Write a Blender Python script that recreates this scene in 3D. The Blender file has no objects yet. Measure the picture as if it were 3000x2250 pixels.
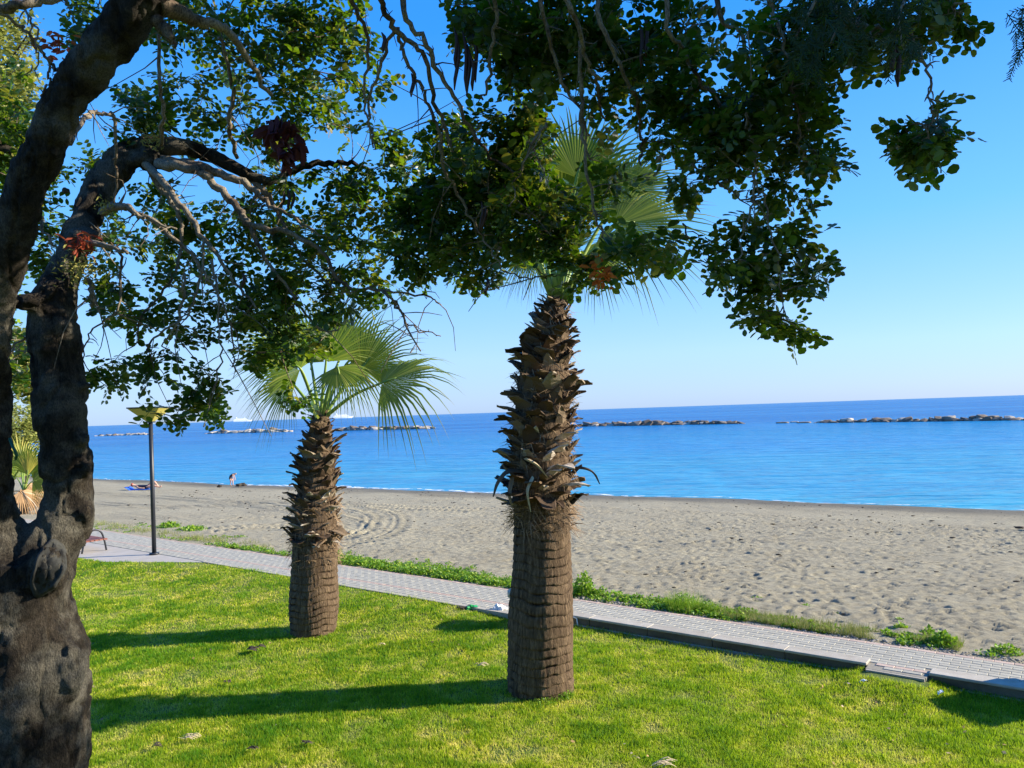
import bpy, bmesh, math, random
import numpy as np
from mathutils import Vector, Matrix

random.seed(7); RNG = np.random.default_rng(7)
SC = bpy.context.scene; COL = SC.collection
R = math.radians

# ------------------------------------------------------------------ camera
F = 2253.0; H = 3.2                       # focal length in photo pixels, eye height above the lawn
PHI = math.atan(91 / 2742.0); TH = math.atan(82 * math.cos(PHI) / F)
_r0 = np.array([1, 0, 0.0]); FW = np.array([0, math.cos(TH), math.sin(TH)]); _u0 = np.array([0, -math.sin(TH), math.cos(TH)])
RT = math.cos(PHI) * _r0 - math.sin(PHI) * _u0; UP = math.cos(PHI) * _u0 + math.sin(PHI) * _r0
CAM = np.array([0, 0, H])
cd = bpy.data.cameras.new('camera'); cam = bpy.data.objects.new('camera', cd); COL.objects.link(cam)
cd.sensor_fit = 'HORIZONTAL'; cd.sensor_width = 36; cd.lens = 36 * F / 3000; cd.clip_start = 0.05; cd.clip_end = 200000
M = Matrix(((RT[0], UP[0], -FW[0], 0), (RT[1], UP[1], -FW[1], 0), (RT[2], UP[2], -FW[2], H), (0, 0, 0, 1)))
cam.matrix_world = M; SC.camera = cam

# ------------------------------------------------------------------ light
SUN_EL = R(24); SUN_DIR = Vector((1, 0.06, math.tan(SUN_EL))).normalized()
w = bpy.data.worlds.new('World'); SC.world = w; w.use_nodes = True
nt = w.node_tree; nt.nodes.clear()
sky = nt.nodes.new('ShaderNodeTexSky'); sky.sky_type = 'NISHITA'; sky.sun_disc = False
sky.sun_elevation = SUN_EL; sky.sun_rotation = math.atan2(SUN_DIR.x, SUN_DIR.y)
sky.altitude = 0; sky.air_density = 1.0; sky.dust_density = 0.4; sky.ozone_density = 3.5
hs = nt.nodes.new('ShaderNodeHueSaturation'); hs.inputs['Saturation'].default_value = 1.25
bg = nt.nodes.new('ShaderNodeBackground'); bg.inputs['Strength'].default_value = 0.082
ow = nt.nodes.new('ShaderNodeOutputWorld')
tc = nt.nodes.new('ShaderNodeTexCoord'); sx = nt.nodes.new('ShaderNodeSeparateXYZ'); nt.links.new(tc.outputs['Generated'], sx.inputs[0])
cr = nt.nodes.new('ShaderNodeValToRGB'); e_ = cr.color_ramp.elements       # clear-day colour by elevation, the same all round
SKY = [(0, (.38, .58, .95)), (.07, (.40, .66, 1.10)), (.22, (.17, .55, 1.18)), (.45, (.035, .34, 1.12)), (1, (.015, .17, .75))]
while len(e_) < len(SKY): e_.new(.5)
for i_, (p_, c_) in enumerate(SKY): e_[i_].position = p_; e_[i_].color = (*c_, 1)
sc_ = nt.nodes.new('ShaderNodeVectorMath'); sc_.operation = 'SCALE'; sc_.inputs[3].default_value = 6.5
mx = nt.nodes.new('ShaderNodeMix'); mx.data_type = 'RGBA'; mx.inputs[0].default_value = .72
nt.links.new(sx.outputs[2], cr.inputs[0]); nt.links.new(cr.outputs[0], sc_.inputs[0]); nt.links.new(sky.outputs[0], hs.inputs['Color'])
nt.links.new(hs.outputs[0], mx.inputs[6]); nt.links.new(sc_.outputs[0], mx.inputs[7]); nt.links.new(mx.outputs[2], bg.inputs[0]); nt.links.new(bg.outputs[0], ow.inputs[0])
sl = bpy.data.lights.new('sun', 'SUN'); sl.energy = 5.0; sl.angle = R(0.5); sl.color = (1.0, 0.91, 0.74)
so = bpy.data.objects.new('sun', sl); COL.objects.link(so)
so.rotation_mode = 'QUATERNION'; so.rotation_quaternion = SUN_DIR.to_track_quat('Z', 'Y')
SC.view_settings.view_transform = 'Standard'; SC.view_settings.look = 'None'; SC.view_settings.gamma = 1; SC.view_settings.use_curve_mapping = False
SC.view_settings.exposure = 1.2
SC.cycles.max_bounces = 6; SC.cycles.transparent_max_bounces = 8; SC.cycles.use_denoising = True

# ------------------------------------------------------------------ helpers
def ray(px, py): return FW + (px - 1500) / F * RT + (1125 - py) / F * UP
def G(px, py, z=0.0):
    d = ray(px, py); return CAM + d * ((z - H) / d[2])
def P(px, py, Y):
    d = ray(px, py); return CAM + d * (Y / d[1])
def sn(x, y): return .7915 * x - .6112 * y, .6112 * x + .7915 * y
def xy(s, n): return .7915 * s + .6112 * n, -.6112 * s + .7915 * n
def sstep(a, b, x):
    t = np.clip((x - a) / (b - a), 0, 1); return t * t * (3 - 2 * t)
_tab = RNG.random((256, 256))
def vn(x, y):
    x = np.asarray(x, float); y = np.asarray(y, float)
    xi = np.floor(x).astype(int); yi = np.floor(y).astype(int); fx = x - xi; fy = y - yi
    fx = fx * fx * (3 - 2 * fx); fy = fy * fy * (3 - 2 * fy)
    g = lambda i, j: _tab[i & 255, j & 255]
    return (g(xi, yi) * (1 - fx) + g(xi + 1, yi) * fx) * (1 - fy) + (g(xi, yi + 1) * (1 - fx) + g(xi + 1, yi + 1) * fx) * fy
def fbm(x, y, o=4):
    t = 0; a = .5
    for i in range(o): t = t + a * (vn(np.asarray(x) * 2 ** i + 17 * i, np.asarray(y) * 2 ** i + 31 * i) - .5); a *= .5
    return t
def tag(o, label=None, cat=None, group=None, kind=None):
    if label: o['label'] = label
    if cat: o['category'] = cat
    if group: o['group'] = group
    if kind: o['kind'] = kind
    return o
def link(name, me, mat=None, parent=None, loc=None):
    o = bpy.data.objects.new(name, me); COL.objects.link(o)
    if mat is not None and me is not None and not me.materials: me.materials.append(mat)
    if parent: o.parent = parent
    if loc is not None: o.location = loc
    return o
def empty(name, loc, *a, **k):
    o = link(name, None, loc=loc); o.empty_display_size = .2
    return tag(o, *a, **k)
def npmesh(name, V, Fa, smooth=False, attrs=None):
    """fast mesh: V (n,3), Fa (m,k) all faces with k corners"""
    V = np.ascontiguousarray(V, np.float32); Fa = np.ascontiguousarray(Fa, np.int32)
    me = bpy.data.meshes.new(name); k = Fa.shape[1]
    me.vertices.add(len(V)); me.vertices.foreach_set('co', V.ravel())
    me.loops.add(Fa.size); me.loops.foreach_set('vertex_index', Fa.ravel())
    me.polygons.add(len(Fa)); me.polygons.foreach_set('loop_start', np.arange(0, Fa.size, k, dtype=np.int32))
    me.polygons.foreach_set('loop_total', np.full(len(Fa), k, np.int32))
    if smooth: me.polygons.foreach_set('use_smooth', np.ones(len(Fa), bool))
    for an, arr in (attrs or {}).items():
        at = me.attributes.new(an, 'FLOAT', 'POINT'); at.data.foreach_set('value', np.ascontiguousarray(arr, np.float32))
    me.update(calc_edges=True); me.validate(); return me
def pymesh(name, V, Fa, smooth=False):
    me = bpy.data.meshes.new(name); me.from_pydata([tuple(map(float, v)) for v in V], [], [tuple(map(int, f)) for f in Fa])
    if smooth:
        for p in me.polygons: p.use_smooth = True
    me.update(); return me
class MB:
    """collects shapes for ONE mesh"""
    def __init__(s): s.V = []; s.F = []
    def add(s, V, Fa):
        b = len(s.V); s.V += [tuple(map(float, v)) for v in V]; s.F += [tuple(int(i) + b for i in f) for f in Fa]; return s
    def box(s, c, d, rz=0, tx=0):
        x, y, z = d[0] / 2, d[1] / 2, d[2] / 2; ca, sa = math.cos(rz), math.sin(rz)
        vs = []
        for a, b_, c_ in ((-x, -y, -z), (x, -y, -z), (x, y, -z), (-x, y, -z), (-x + tx, -y + tx, z), (x - tx, -y + tx, z), (x - tx, y - tx, z), (-x + tx, y - tx, z)):
            vs.append((c[0] + a * ca - b_ * sa, c[1] + a * sa + b_ * ca, c[2] + c_))
        return s.add(vs, [(0, 3, 2, 1), (4, 5, 6, 7), (0, 1, 5, 4), (1, 2, 6, 5), (2, 3, 7, 6), (3, 0, 4, 7)])
    def tube(s, pts, rad, n=8, jit=0, cap=True):
        V, Fa = tube(pts, rad, n, jit, cap); return s.add(V, Fa)
    def build(s, name, mat, parent=None, smooth=False, bevel=0):
        me = pymesh(name, s.V, s.F, smooth)
        if bevel:
            bm = bmesh.new(); bm.from_mesh(me); bmesh.ops.bevel(bm, geom=bm.edges[:], offset=bevel, segments=1, affect='EDGES', profile=.5); bm.to_mesh(me); bm.free()
        return link(name, me, mat, parent)
def tube(pts, rad, n=8, jit=0, cap=True):
    pts = [np.array(p, float) for p in pts]; V = []; Fa = []
    if np.isscalar(rad): rad = [rad] * len(pts)
    up = np.array([.31, .17, .93]); last = None
    for i, p in enumerate(pts):
        t = pts[min(i + 1, len(pts) - 1)] - pts[max(i - 1, 0)]; t = t / (np.linalg.norm(t) + 1e-9)
        a = last if last is not None else up
        a = a - t * a.dot(t)
        if np.linalg.norm(a) < 1e-3: a = np.array([1, 0, 0.]) - t * t[0]
        a /= np.linalg.norm(a); b = np.cross(t, a); last = a
        for k in range(n):
            an = 2 * math.pi * k / n; rr = rad[i] * (1 + (random.uniform(-jit, jit) if jit else 0))
            V.append(p + rr * (math.cos(an) * a + math.sin(an) * b))
    for i in range(len(pts) - 1):
        for k in range(n):
            Fa.append((i * n + k, i * n + (k + 1) % n, (i + 1) * n + (k + 1) % n, (i + 1) * n + k))
    if cap:
        Fa.append(tuple(range(n))[::-1]); Fa.append(tuple((len(pts) - 1) * n + k for k in range(n)))
    return V, Fa
def catmull(pts, sub):
    pts = np.array(pts, float); Q = np.vstack([2 * pts[0] - pts[1], pts, 2 * pts[-1] - pts[-2]]); out = []
    for i in range(1, len(Q) - 2):
        p0, p1, p2, p3 = Q[i - 1:i + 3]
        for t in np.linspace(0, 1, sub, endpoint=False):
            out.append(.5 * (2 * p1 + (p2 - p0) * t + (2 * p0 - 5 * p1 + 4 * p2 - p3) * t * t + (3 * p1 - p0 - 3 * p2 + p3) * t ** 3))
    out.append(Q[-2]); return np.array(out)

# ------------------------------------------------------------------ materials
class Mt:
    def __init__(s, name, rough=.8, spec=.3):
        s.m = bpy.data.materials.new(name); s.m.use_nodes = True; s.t = s.m.node_tree; s.n = s.t.nodes
        s.b = s.n['Principled BSDF']; s.out = s.n['Material Output']
        s.b.inputs['Roughness'].default_value = rough; s.b.inputs['Specular IOR Level'].default_value = spec
        s.co = s.n.new('ShaderNodeTexCoord').outputs['Object']
    def L(s, a, b): s.t.links.new(a, b)
    def world(s): s.co = s.n.new('ShaderNodeNewGeometry').outputs['Position']; return s
    def noise(s, scale, detail=4, rough=.6, sc=(1, 1, 1), dist=0):
        mp = s.n.new('ShaderNodeMapping'); mp.inputs['Scale'].default_value = sc; s.L(s.co, mp.inputs[0])
        t = s.n.new('ShaderNodeTexNoise'); t.inputs['Scale'].default_value = scale; t.inputs['Detail'].default_value = detail
        t.inputs['Roughness'].default_value = rough; t.inputs['Distortion'].default_value = dist; s.L(mp.outputs[0], t.inputs[0]); return t.outputs['Fac']
    def ramp(s, fac, stops):
        r = s.n.new('ShaderNodeValToRGB'); e = r.color_ramp.elements
        while len(e) < len(stops): e.new(.5)
        for i, (p, c) in enumerate(stops): e[i].position = p; e[i].color = (*c, 1)
        s.L(fac, r.inputs[0]); return r.outputs[0]
    def mix(s, fac, a, b, mode='MIX'):
        m = s.n.new('ShaderNodeMix'); m.data_type = 'RGBA'; m.blend_type = mode
        if isinstance(fac, (int, float)): m.inputs[0].default_value = fac
        else: s.L(fac, m.inputs[0])
        for i, v in ((6, a), (7, b)):
            if isinstance(v, tuple): m.inputs[i].default_value = (*v, 1)
            else: s.L(v, m.inputs[i])
        return m.outputs[2]
    def math(s, op, a, b=0.0, clamp=False):
        m = s.n.new('ShaderNodeMath'); m.operation = op; m.use_clamp = clamp
        for i, v in ((0, a), (1, b)):
            if isinstance(v, (int, float)): m.inputs[i].default_value = v
            else: s.L(v, m.inputs[i])
        return m.outputs[0]
    def attr(s, name):
        a = s.n.new('ShaderNodeAttribute'); a.attribute_name = name; return a.outputs['Fac']
    def rand(s): return s.n.new('ShaderNodeObjectInfo').outputs['Random']
    def isl(s): return s.n.new('ShaderNodeNewGeometry').outputs['Random Per Island']
    def col(s, c):
        if isinstance(c, tuple): s.b.inputs['Base Color'].default_value = (*c, 1)
        else: s.L(c, s.b.inputs['Base Color'])
        return s
    def bump(s, h, strength=.5, dist=.02):
        b = s.n.new('ShaderNodeBump'); b.inputs['Strength'].default_value = strength; b.inputs['Distance'].default_value = dist
        s.L(h, b.inputs['Height']); s.L(b.outputs[0], s.b.inputs['Normal']); return s
    def translucent(s, colr, fac):
        t = s.n.new('ShaderNodeBsdfTranslucent'); m = s.n.new('ShaderNodeMixShader'); m.inputs[0].default_value = fac
        if isinstance(colr, tuple): t.inputs[0].default_value = (*colr, 1)
        else: s.L(colr, t.inputs[0])
        s.L(s.b.outputs[0], m.inputs[1]); s.L(t.outputs[0], m.inputs[2]); s.L(m.outputs[0], s.out.inputs[0]); return s
def simple(name, a, b=None, scale=8, rough=.8, bump=.3, bd=.01, spec=.3, sc=(1, 1, 1)):
    m = Mt(name, rough, spec); n = m.noise(scale, sc=sc)
    m.col(m.ramp(n, [(.3, a), (.7, b or a)]))
    if bump: m.bump(n, bump, bd)
    return m.m

m = Mt('lawn_soil', .95).world(); n1 = m.noise(1.1, 5); n2 = m.noise(60, 3)
m.col(m.mix(.5, m.ramp(n1, [(.35, (.06, .12, .012)), (.65, (.22, .24, .04))]), m.ramp(n2, [(.4, (.03, .07, .01)), (.7, (.20, .19, .05))]))); m.bump(n2, .6, .02); M_soil = m.m

m = Mt('grass_blade', .55, .25).world(); tint = m.attr('tint'); big = m.noise(.9, 4, .65)
c1 = m.ramp(tint, [(0, (.055, .16, .006)), (.33, (.28, .38, .010)), (.68, (.58, .58, .03)), (1, (.84, .68, .20))])
c2 = m.mix(m.ramp(big, [(.38, (1, 1, 1)), (.62, (0, 0, 0))]), c1, (.07, .25, .008))
c2 = m.mix(.6, c1, c2); m.col(c2); m.translucent(m.mix(.5, c2, (.45, .62, .02)), .45); M_grass = m.m

m = Mt('sand', .95, .15).world(); n1 = m.noise(.5, 5); n2 = m.noise(9, 7, .8, (1, 1.0, 1)); n3 = m.noise(300, 2)
dry = m.mix(.5, m.ramp(n1, [(.3, (.25, .218, .15)), (.7, (.36, .322, .225))]), m.ramp(n2, [(.3, (.16, .138, .095)), (.6, (.40, .36, .255))]))
dry = m.mix(m.ramp(n3, [(.62, (0, 0, 0)), (.75, (.5, .5, .5))]), dry, (.16, .13, .10))
wet = m.ramp(n1, [(.3, (.12, .10, .062)), (.7, (.18, .152, .098))])
wa = m.attr('wet'); m.col(m.mix(wa, dry, wet)); m.L(m.math('SUBTRACT', .95, m.math('MULTIPLY', wa, .35)), m.b.inputs['Roughness'])
m.bump(m.mix(.3, n2, n3), .8, .05); M_sand = m.m

m = Mt('sea_water', .12, .5).world()
n1 = m.noise(1.0, 4, .6, (.42, 1.5, 1)); n2 = m.noise(.30, 3, .55, (.4, 1.5, 1)); n3 = m.noise(.02, 3, .5, (.25, 1, 1))
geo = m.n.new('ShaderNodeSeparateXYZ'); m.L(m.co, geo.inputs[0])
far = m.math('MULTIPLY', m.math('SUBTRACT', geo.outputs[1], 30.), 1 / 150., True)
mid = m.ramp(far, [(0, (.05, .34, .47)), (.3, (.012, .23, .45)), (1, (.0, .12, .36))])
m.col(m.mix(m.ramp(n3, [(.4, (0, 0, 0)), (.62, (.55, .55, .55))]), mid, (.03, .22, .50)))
bp = m.n.new('ShaderNodeBump'); bp.inputs['Strength'].default_value = 1; bp.inputs['Distance'].default_value = 1.0; m.L(n2, bp.inputs['Height'])
b2 = m.n.new('ShaderNodeBump'); b2.inputs['Strength'].default_value = 1; b2.inputs['Distance'].default_value = .26; m.L(n1, b2.inputs['Height']); m.L(bp.outputs[0], b2.inputs['Normal'])
m.L(b2.outputs[0], m.b.inputs['Normal']); m.b.inputs['Specular IOR Level'].default_value = 0
gl = m.n.new('ShaderNodeBsdfGlossy'); gl.inputs['Roughness'].default_value = .12; m.L(b2.outputs[0], gl.inputs['Normal'])
fr = m.n.new('ShaderNodeFresnel'); fr.inputs['IOR'].default_value = 1.33; m.L(b2.outputs[0], fr.inputs['Normal'])
mixs = m.n.new('ShaderNodeMixShader'); m.L(m.math('MINIMUM', fr.outputs[0], .42), mixs.inputs[0]); m.L(m.b.outputs[0], mixs.inputs[1]); m.L(gl.outputs[0], mixs.inputs[2]); m.L(mixs.outputs[0], m.out.inputs[0]); M_sea = m.m

M_foam = simple('foam', (.75, .78, .8), (.85, .86, .87), 30, .6)
def bark(name, dark, mid, lich, sc, bd=.03, lf=.62):
    m = Mt(name, .9, .2); a = m.noise(sc, 8, .7, (1, 1, .35), .6); b = m.noise(sc * .22, 5, .6); c = m.noise(sc * 6, 3)
    v = m.n.new('ShaderNodeTexVoronoi'); v.feature = 'DISTANCE_TO_EDGE'; v.inputs['Scale'].default_value = sc * 1.6
    mp = m.n.new('ShaderNodeMapping'); mp.inputs['Scale'].default_value = (1, 1, .4); m.L(m.co, mp.inputs[0]); m.L(mp.outputs[0], v.inputs[0])
    cr = m.ramp(v.outputs[0], [(0, (0, 0, 0)), (.12, (1, 1, 1))])
    base = m.ramp(a, [(.36, dark), (.60, mid)]); base = m.mix(m.ramp(b, [(lf - .08, (0, 0, 0)), (lf + .05, (.8, .8, .8))]), base, lich)
    g_ = m.noise(sc * 9, 5, .75, (1, 1, .45)); base = m.mix(.75, base, m.mix(1, base, m.ramp(g_, [(.36, (.25, .25, .25)), (.62, (1.9, 1.85, 1.75))]), 'MULTIPLY')); m.col(base); m.bump(m.mix(.5, a, g_), 1, bd); return m.m
M_bark = bark('carob_bark', (.005, .0035, .0025), (.045, .036, .026), (.13, .12, .098), 16, .05, .54)
M_twig = bark('twig_bark', (.03, .020, .014), (.14, .10, .07), (.22, .19, .15), 14, .01, .5)
m = Mt('carob_leaf', .42, .45); rn = m.attr('tint')
c = m.ramp(rn, [(0, (.005, .018, .004)), (.6, (.011, .042, .005)), (.93, (.04, .10, .010)), (1, (.15, .13, .03))])
m.col(c); m.translucent(m.ramp(rn, [(0, (.08, .22, .005)), (.6, (.24, .42, .01)), (1, (.48, .46, .04))]), .29); M_leaf = m.m
M_deadleaf = Mt('dead_leaf_red', .7); m = M_deadleaf; m.col(m.ramp(m.isl(), [(0, (.16, .022, .014)), (.6, (.36, .07, .03)), (1, (.48, .16, .06))])); m.translucent((.5, .10, .03), .3); M_red = m.m
m = Mt('rust_leaf', .7); m.col(m.ramp(m.isl(), [(0, (.35, .07, .015)), (1, (.6, .2, .05))])); m.translucent((.7, .2, .03), .35); M_rust = m.m
m = Mt('maroon_leaf', .7); m.col(m.ramp(m.isl(), [(0, (.05, .012, .014)), (1, (.10, .02, .022))])); m.translucent((.06, .012, .016), .2); M_maroon = m.m
M_pod = simple('carob_pod', (.03, .014, .010), (.06, .03, .02), 20, .5)
m = Mt('needles', .6); m.col(m.ramp(m.isl(), [(0, (.010, .028, .006)), (1, (.035, .06, .012))])); m.translucent((.05, .12, .02), .2); M_needle = m.m
m = Mt('scar_wood', .9); n = m.noise(14, 6, .7); m.col(m.ramp(n, [(.3, (.010, .009, .008)), (.7, (.055, .055, .05))])); m.bump(n, .7, .01); M_scar = m.m

m = Mt('palm_trunk', .95, .15); a = m.noise(40, 6, .7, (1, 1, .16)); b = m.noise(6, 4, .6, (1, 1, 1.6)); c = m.noise(120, 3, .6, (1, 1, .2))
base = m.ramp(a, [(.34, (.030, .018, .010)), (.68, (.24, .165, .10))]); base = m.mix(m.ramp(b, [(.35, (.7, .7, .7)), (.65, (0, 0, 0))]), base, (.10, .066, .040))
g = m.attr('groove'); m.col(m.mix(g, base, (.03, .018, .012))); m.bump(m.mix(.5, a, c), 1, .03); M_ptrunk = m.m
def boot_mat(name, st, tr=.08):
    m = Mt(name, .75, .25); a = m.noise(18, 5, .6, (3, 3, .6)); r = m.rand()
    base = m.ramp(r, st); m.col(m.mix(m.ramp(a, [(.4, (.75, .75, .75)), (.65, (0, 0, 0))]), base, m.mix(.5, base, (.06, .035, .02)))); m.bump(a, .6, .008); return m.m
M_boot = boot_mat('leaf_base', [(0, (.035, .020, .012)), (.45, (.095, .058, .030)), (.8, (.19, .13, .075)), (1, (.38, .31, .22))])
M_bootpale = boot_mat('pale_leaf_base', [(0, (.50, .41, .31)), (1, (.66, .57, .47))])
M_fibre = simple('leaf_fibre', (.13, .08, .045), (.36, .25, .15), 30, .9)
m = Mt('palm_frond', .4, .4); r = m.isl(); a = m.attr('along')
c = m.ramp(r, [(0, (.07, .13, .010)), (.6, (.17, .23, .015)), (1, (.34, .34, .06))]); c = m.mix(m.ramp(a, [(.8, (0, 0, 0)), (1, (.8, .8, .8))]), c, (.30, .26, .12))
m.col(c); m.translucent(m.mix(.5, c, (.40, .46, .03)), .42); M_frond = m.m
m = Mt('yellow_frond', .5, .3); r = m.isl(); c = m.ramp(r, [(0, (.25, .27, .04)), (1, (.55, .42, .07))]); m.col(c); m.translucent(c, .4); M_yfrond = m.m
m = Mt('dead_frond', .8, .2); r = m.isl(); c = m.ramp(r, [(0, (.32, .20, .10)), (.6, (.55, .33, .16)), (1, (.62, .5, .36))]); m.col(c); m.translucent(c, .3); M_dfrond = m.m
M_petiole = simple('petiole', (.12, .22, .035), (.27, .34, .07), 5, .4, .1)
m = Mt('weed_leaf', .5, .3); r = m.isl(); c = m.ramp(r, [(0, (.06, .17, .012)), (.6, (.18, .34, .02)), (1, (.38, .44, .05))]); m.col(c); m.translucent(m.mix(.5, c, (.3, .5, .02)), .35); M_weed = m.m
m = Mt('dry_weed', .8, .2); r = m.isl(); c = m.ramp(r, [(0, (.12, .19, .03)), (.6, (.28, .30, .08)), (1, (.42, .36, .18))]); m.col(c); m.translucent(c, .3); M_dryweed = m.m
m = Mt('bush_leaf', .6); r = m.isl(); c = m.ramp(r, [(0, (.12, .17, .03)), (1, (.42, .42, .12))]); m.col(c); m.translucent(m.mix(.5, c, (.5, .5, .1)), .35); M_bush = m.m
def stone(name, a, b, sc=9, bd=.01):
    m = Mt(name, .9, .2); n = m.noise(sc, 6, .65); n2 = m.noise(sc * 12, 3); r = m.rand()
    base = m.ramp(n, [(.3, a), (.7, b)]); m.col(m.mix(m.math('MULTIPLY', r, .35), base, tuple(.6 * x for x in a))); m.bump(m.mix(.4, n, n2), .6, bd); return m.m
M_paver = stone('grey_paver', (.37, .345, .28), (.47, .44, .36)); M_pink = stone('pink_paver', (.44, .32, .25), (.55, .43, .35))
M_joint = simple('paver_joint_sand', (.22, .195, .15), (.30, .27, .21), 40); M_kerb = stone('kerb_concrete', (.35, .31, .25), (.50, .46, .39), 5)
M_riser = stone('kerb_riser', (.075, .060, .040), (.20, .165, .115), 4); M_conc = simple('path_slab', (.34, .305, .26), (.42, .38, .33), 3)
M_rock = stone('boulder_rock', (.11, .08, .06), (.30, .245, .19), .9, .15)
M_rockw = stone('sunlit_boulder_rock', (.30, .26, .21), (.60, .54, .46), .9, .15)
M_black = simple('dark_painted_steel', (.012, .014, .02), (.02, .022, .03), 20, .45, .05, .002, .5)
m = Mt('yellow_lamp_panel', .5, .3); n = m.noise(3); m.col(m.ramp(n, [(.3, (.70, .62, .16)), (.7, (.78, .70, .24))])); m.translucent((.85, .78, .3), .5); M_lampy = m.m
M_rwood = simple('red_brown_wood', (.16, .055, .038), (.25, .10, .07), 12, .6, .3, .004, .3, (1, 8, 1)); M_ppole = simple('pinkish_pole', (.42, .30, .26), (.5, .37, .33), 5, .6)
M_white = simple('ship_white', (.84, .84, .84), (.88, .88, .88), .05, .4, 0); M_glass = simple('ship_window', (.06, .09, .13), None, .1, .2, 0); M_navy = simple('ship_trim', (.55, .56, .60), None, .1, .4, 0)
M_skin = simple('skin', (.50, .28, .19), (.58, .34, .24), 6, .5, .1, .002); M_hair = simple('hair', (.28, .17, .09), (.4, .26, .14), 30, .6)
M_suit = simple('dark_swimsuit', (.012, .014, .03), (.02, .022, .045), 20, .6); M_towel = simple('blue_towel', (.012, .05, .34), (.03, .14, .55), 5, .9); M_redcloth = simple('red_cloth', (.45, .05, .04), (.6, .12, .08), 9, .9)
M_dark = simple('dark_debris', (.02, .016, .012), (.07, .05, .035), 20, .9); M_bag = simple('white_plastic_bag', (.70, .72, .74), (.82, .83, .84), 9, .35, .3); M_green = simple('green_plastic', (.015, .22, .05), (.04, .36, .09), 14, .35, .3)
M_hose = simple('green_hose', (.004, .06, .03), (.01, .09, .045), 10, .4); M_pipe = simple('white_pipe', (.7, .7, .66), None, 10, .4, 0)
M_pebble = stone('pebble', (.16, .15, .13), (.36, .33, .29), 30); M_bollard = stone('bollard_stone', (.42, .38, .32), (.58, .54, .47), 6)
M_straw = simple('straw', (.35, .27, .16), (.5, .4, .25), 20, .9)
M_moss = simple('lichen', (.22, .21, .05), (.36, .33, .10), 30, .9)

# ------------------------------------------------------------------ ground, sea, beach
def lawn_z(x, y):
    s, n = sn(x, y); x = np.asarray(x, float); y = np.asarray(y, float)
    z = .012 * fbm(x * .7, y * .7, 3) * 2
    left = 1 - sstep(-8.6, -6.9, s)                       # lawn climbs to path level left of the near palm
    e = edge_n(s) - .05; z = z + .098 * left * sstep(e - 1.9, e, n)
    gap = sstep(-2.75, -2.3, s) * (1 - sstep(-1.85, -1.4, s)); z = z + .085 * gap * sstep(8.5, 9.5, n)
    return z + 1.5 * np.clip((5.8 - y) / 5.8, 0, 1) ** 1.3
def edge_n(s):                                            # where the lawn stops
    return 9.37 - 1.15 * np.clip((-15.9 - s) / 2.3, 0, 1) + .025 * np.sin(s * 1.7) * (s < -7.4)
def grid(name, S, N, zf, mat, attr=None, smooth=True, kind='structure'):
    SS, NN = np.meshgrid(S, N, indexing='ij'); X, Y = xy(SS, NN); Z = zf(SS, NN, X, Y)
    V = np.stack([X, Y, Z], -1).reshape(-1, 3); a, b = SS.shape; I = np.arange(a * b).reshape(a, b)
    Fa = np.stack([I[:-1, :-1], I[1:, :-1], I[1:, 1:], I[:-1, 1:]], -1).reshape(-1, 4)
    at = {k: f(SS, NN).ravel() for k, f in (attr or {}).items()}
    return tag(link(name, npmesh(name, V, Fa, smooth, at), mat), kind=kind)
grid('lawn', np.concatenate([np.arange(-130, -26, 4.), np.arange(-26, 6, .15), np.arange(6, 60, 4.)]), np.concatenate([np.arange(-60, 0, 3.), np.arange(0, 9.75, .15)]),
     lambda s, n, x, y: lawn_z(x, y) - .012 - .25 * (n > 9.68), M_soil)
SH = np.array([(-150, 24.), (-61.4, 26.8), (-43.7, 27.8), (-28.6, 29.3), (-19.8, 30.6), (-12, 31.5), (-6.7, 31.8), (-2.5, 32.2), (10, 33.5), (60, 40)])
def shore_n(s): return np.interp(s, SH[:, 0], SH[:, 1]) + .18 * np.sin(s * .33) + .1 * np.sin(s * .9 + 1)
SEA = -.8
def beach_base(s, n):
    t = (n - 10.7) / (shore_n(s) - 10.7); return .07 - .87 * np.where(t > 0, np.abs(t) ** 1.15, 0)
Sg = np.concatenate([-24 - np.cumsum(np.linspace(.1, 1.6, 110))[::-1], np.arange(-24, 3, .052), 3 + np.cumsum(np.linspace(.15, 3, 40))])
Ng = np.concatenate([np.arange(10.55, 26, .052), np.arange(26, 36, .13), np.arange(36, 60, 1.5)])
_SS, _NN = np.meshgrid(Sg, Ng, indexing='ij')
foot = np.zeros_like(_SS)
def stamp(s0, n0, rs, rn_, d, ang=0):
    i0, i1 = np.searchsorted(Sg, [s0 - .35, s0 + .35]); j0, j1 = np.searchsorted(Ng, [n0 - .35, n0 + .35])
    if i1 <= i0 or j1 <= j0: return
    a = _SS[i0:i1, j0:j1] - s0; b = _NN[i0:i1, j0:j1] - n0; ca, sa = math.cos(ang), math.sin(ang)
    q = ((a * ca + b * sa) / rs) ** 2 + ((-a * sa + b * ca) / rn_) ** 2
    foot[i0:i1, j0:j1] -= d * np.exp(-q * 1.2); foot[i0:i1, j0:j1] += d * .3 * np.exp(-(np.sqrt(q) - 1.7) ** 2 * 3)
for k in range(26000):
    s0 = random.uniform(-26, 3); n0 = random.uniform(11.3, 25.5)
    if random.random() < (.10 + .95 * sstep(-22, -9, s0)) * (.55 + 2.2 * (fbm(s0 * .35, n0 * .35, 2) + .15)): stamp(s0, n0, random.uniform(.045, .10), random.uniform(.04, .065), random.uniform(.008, .040), random.uniform(0, 3.1))
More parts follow.
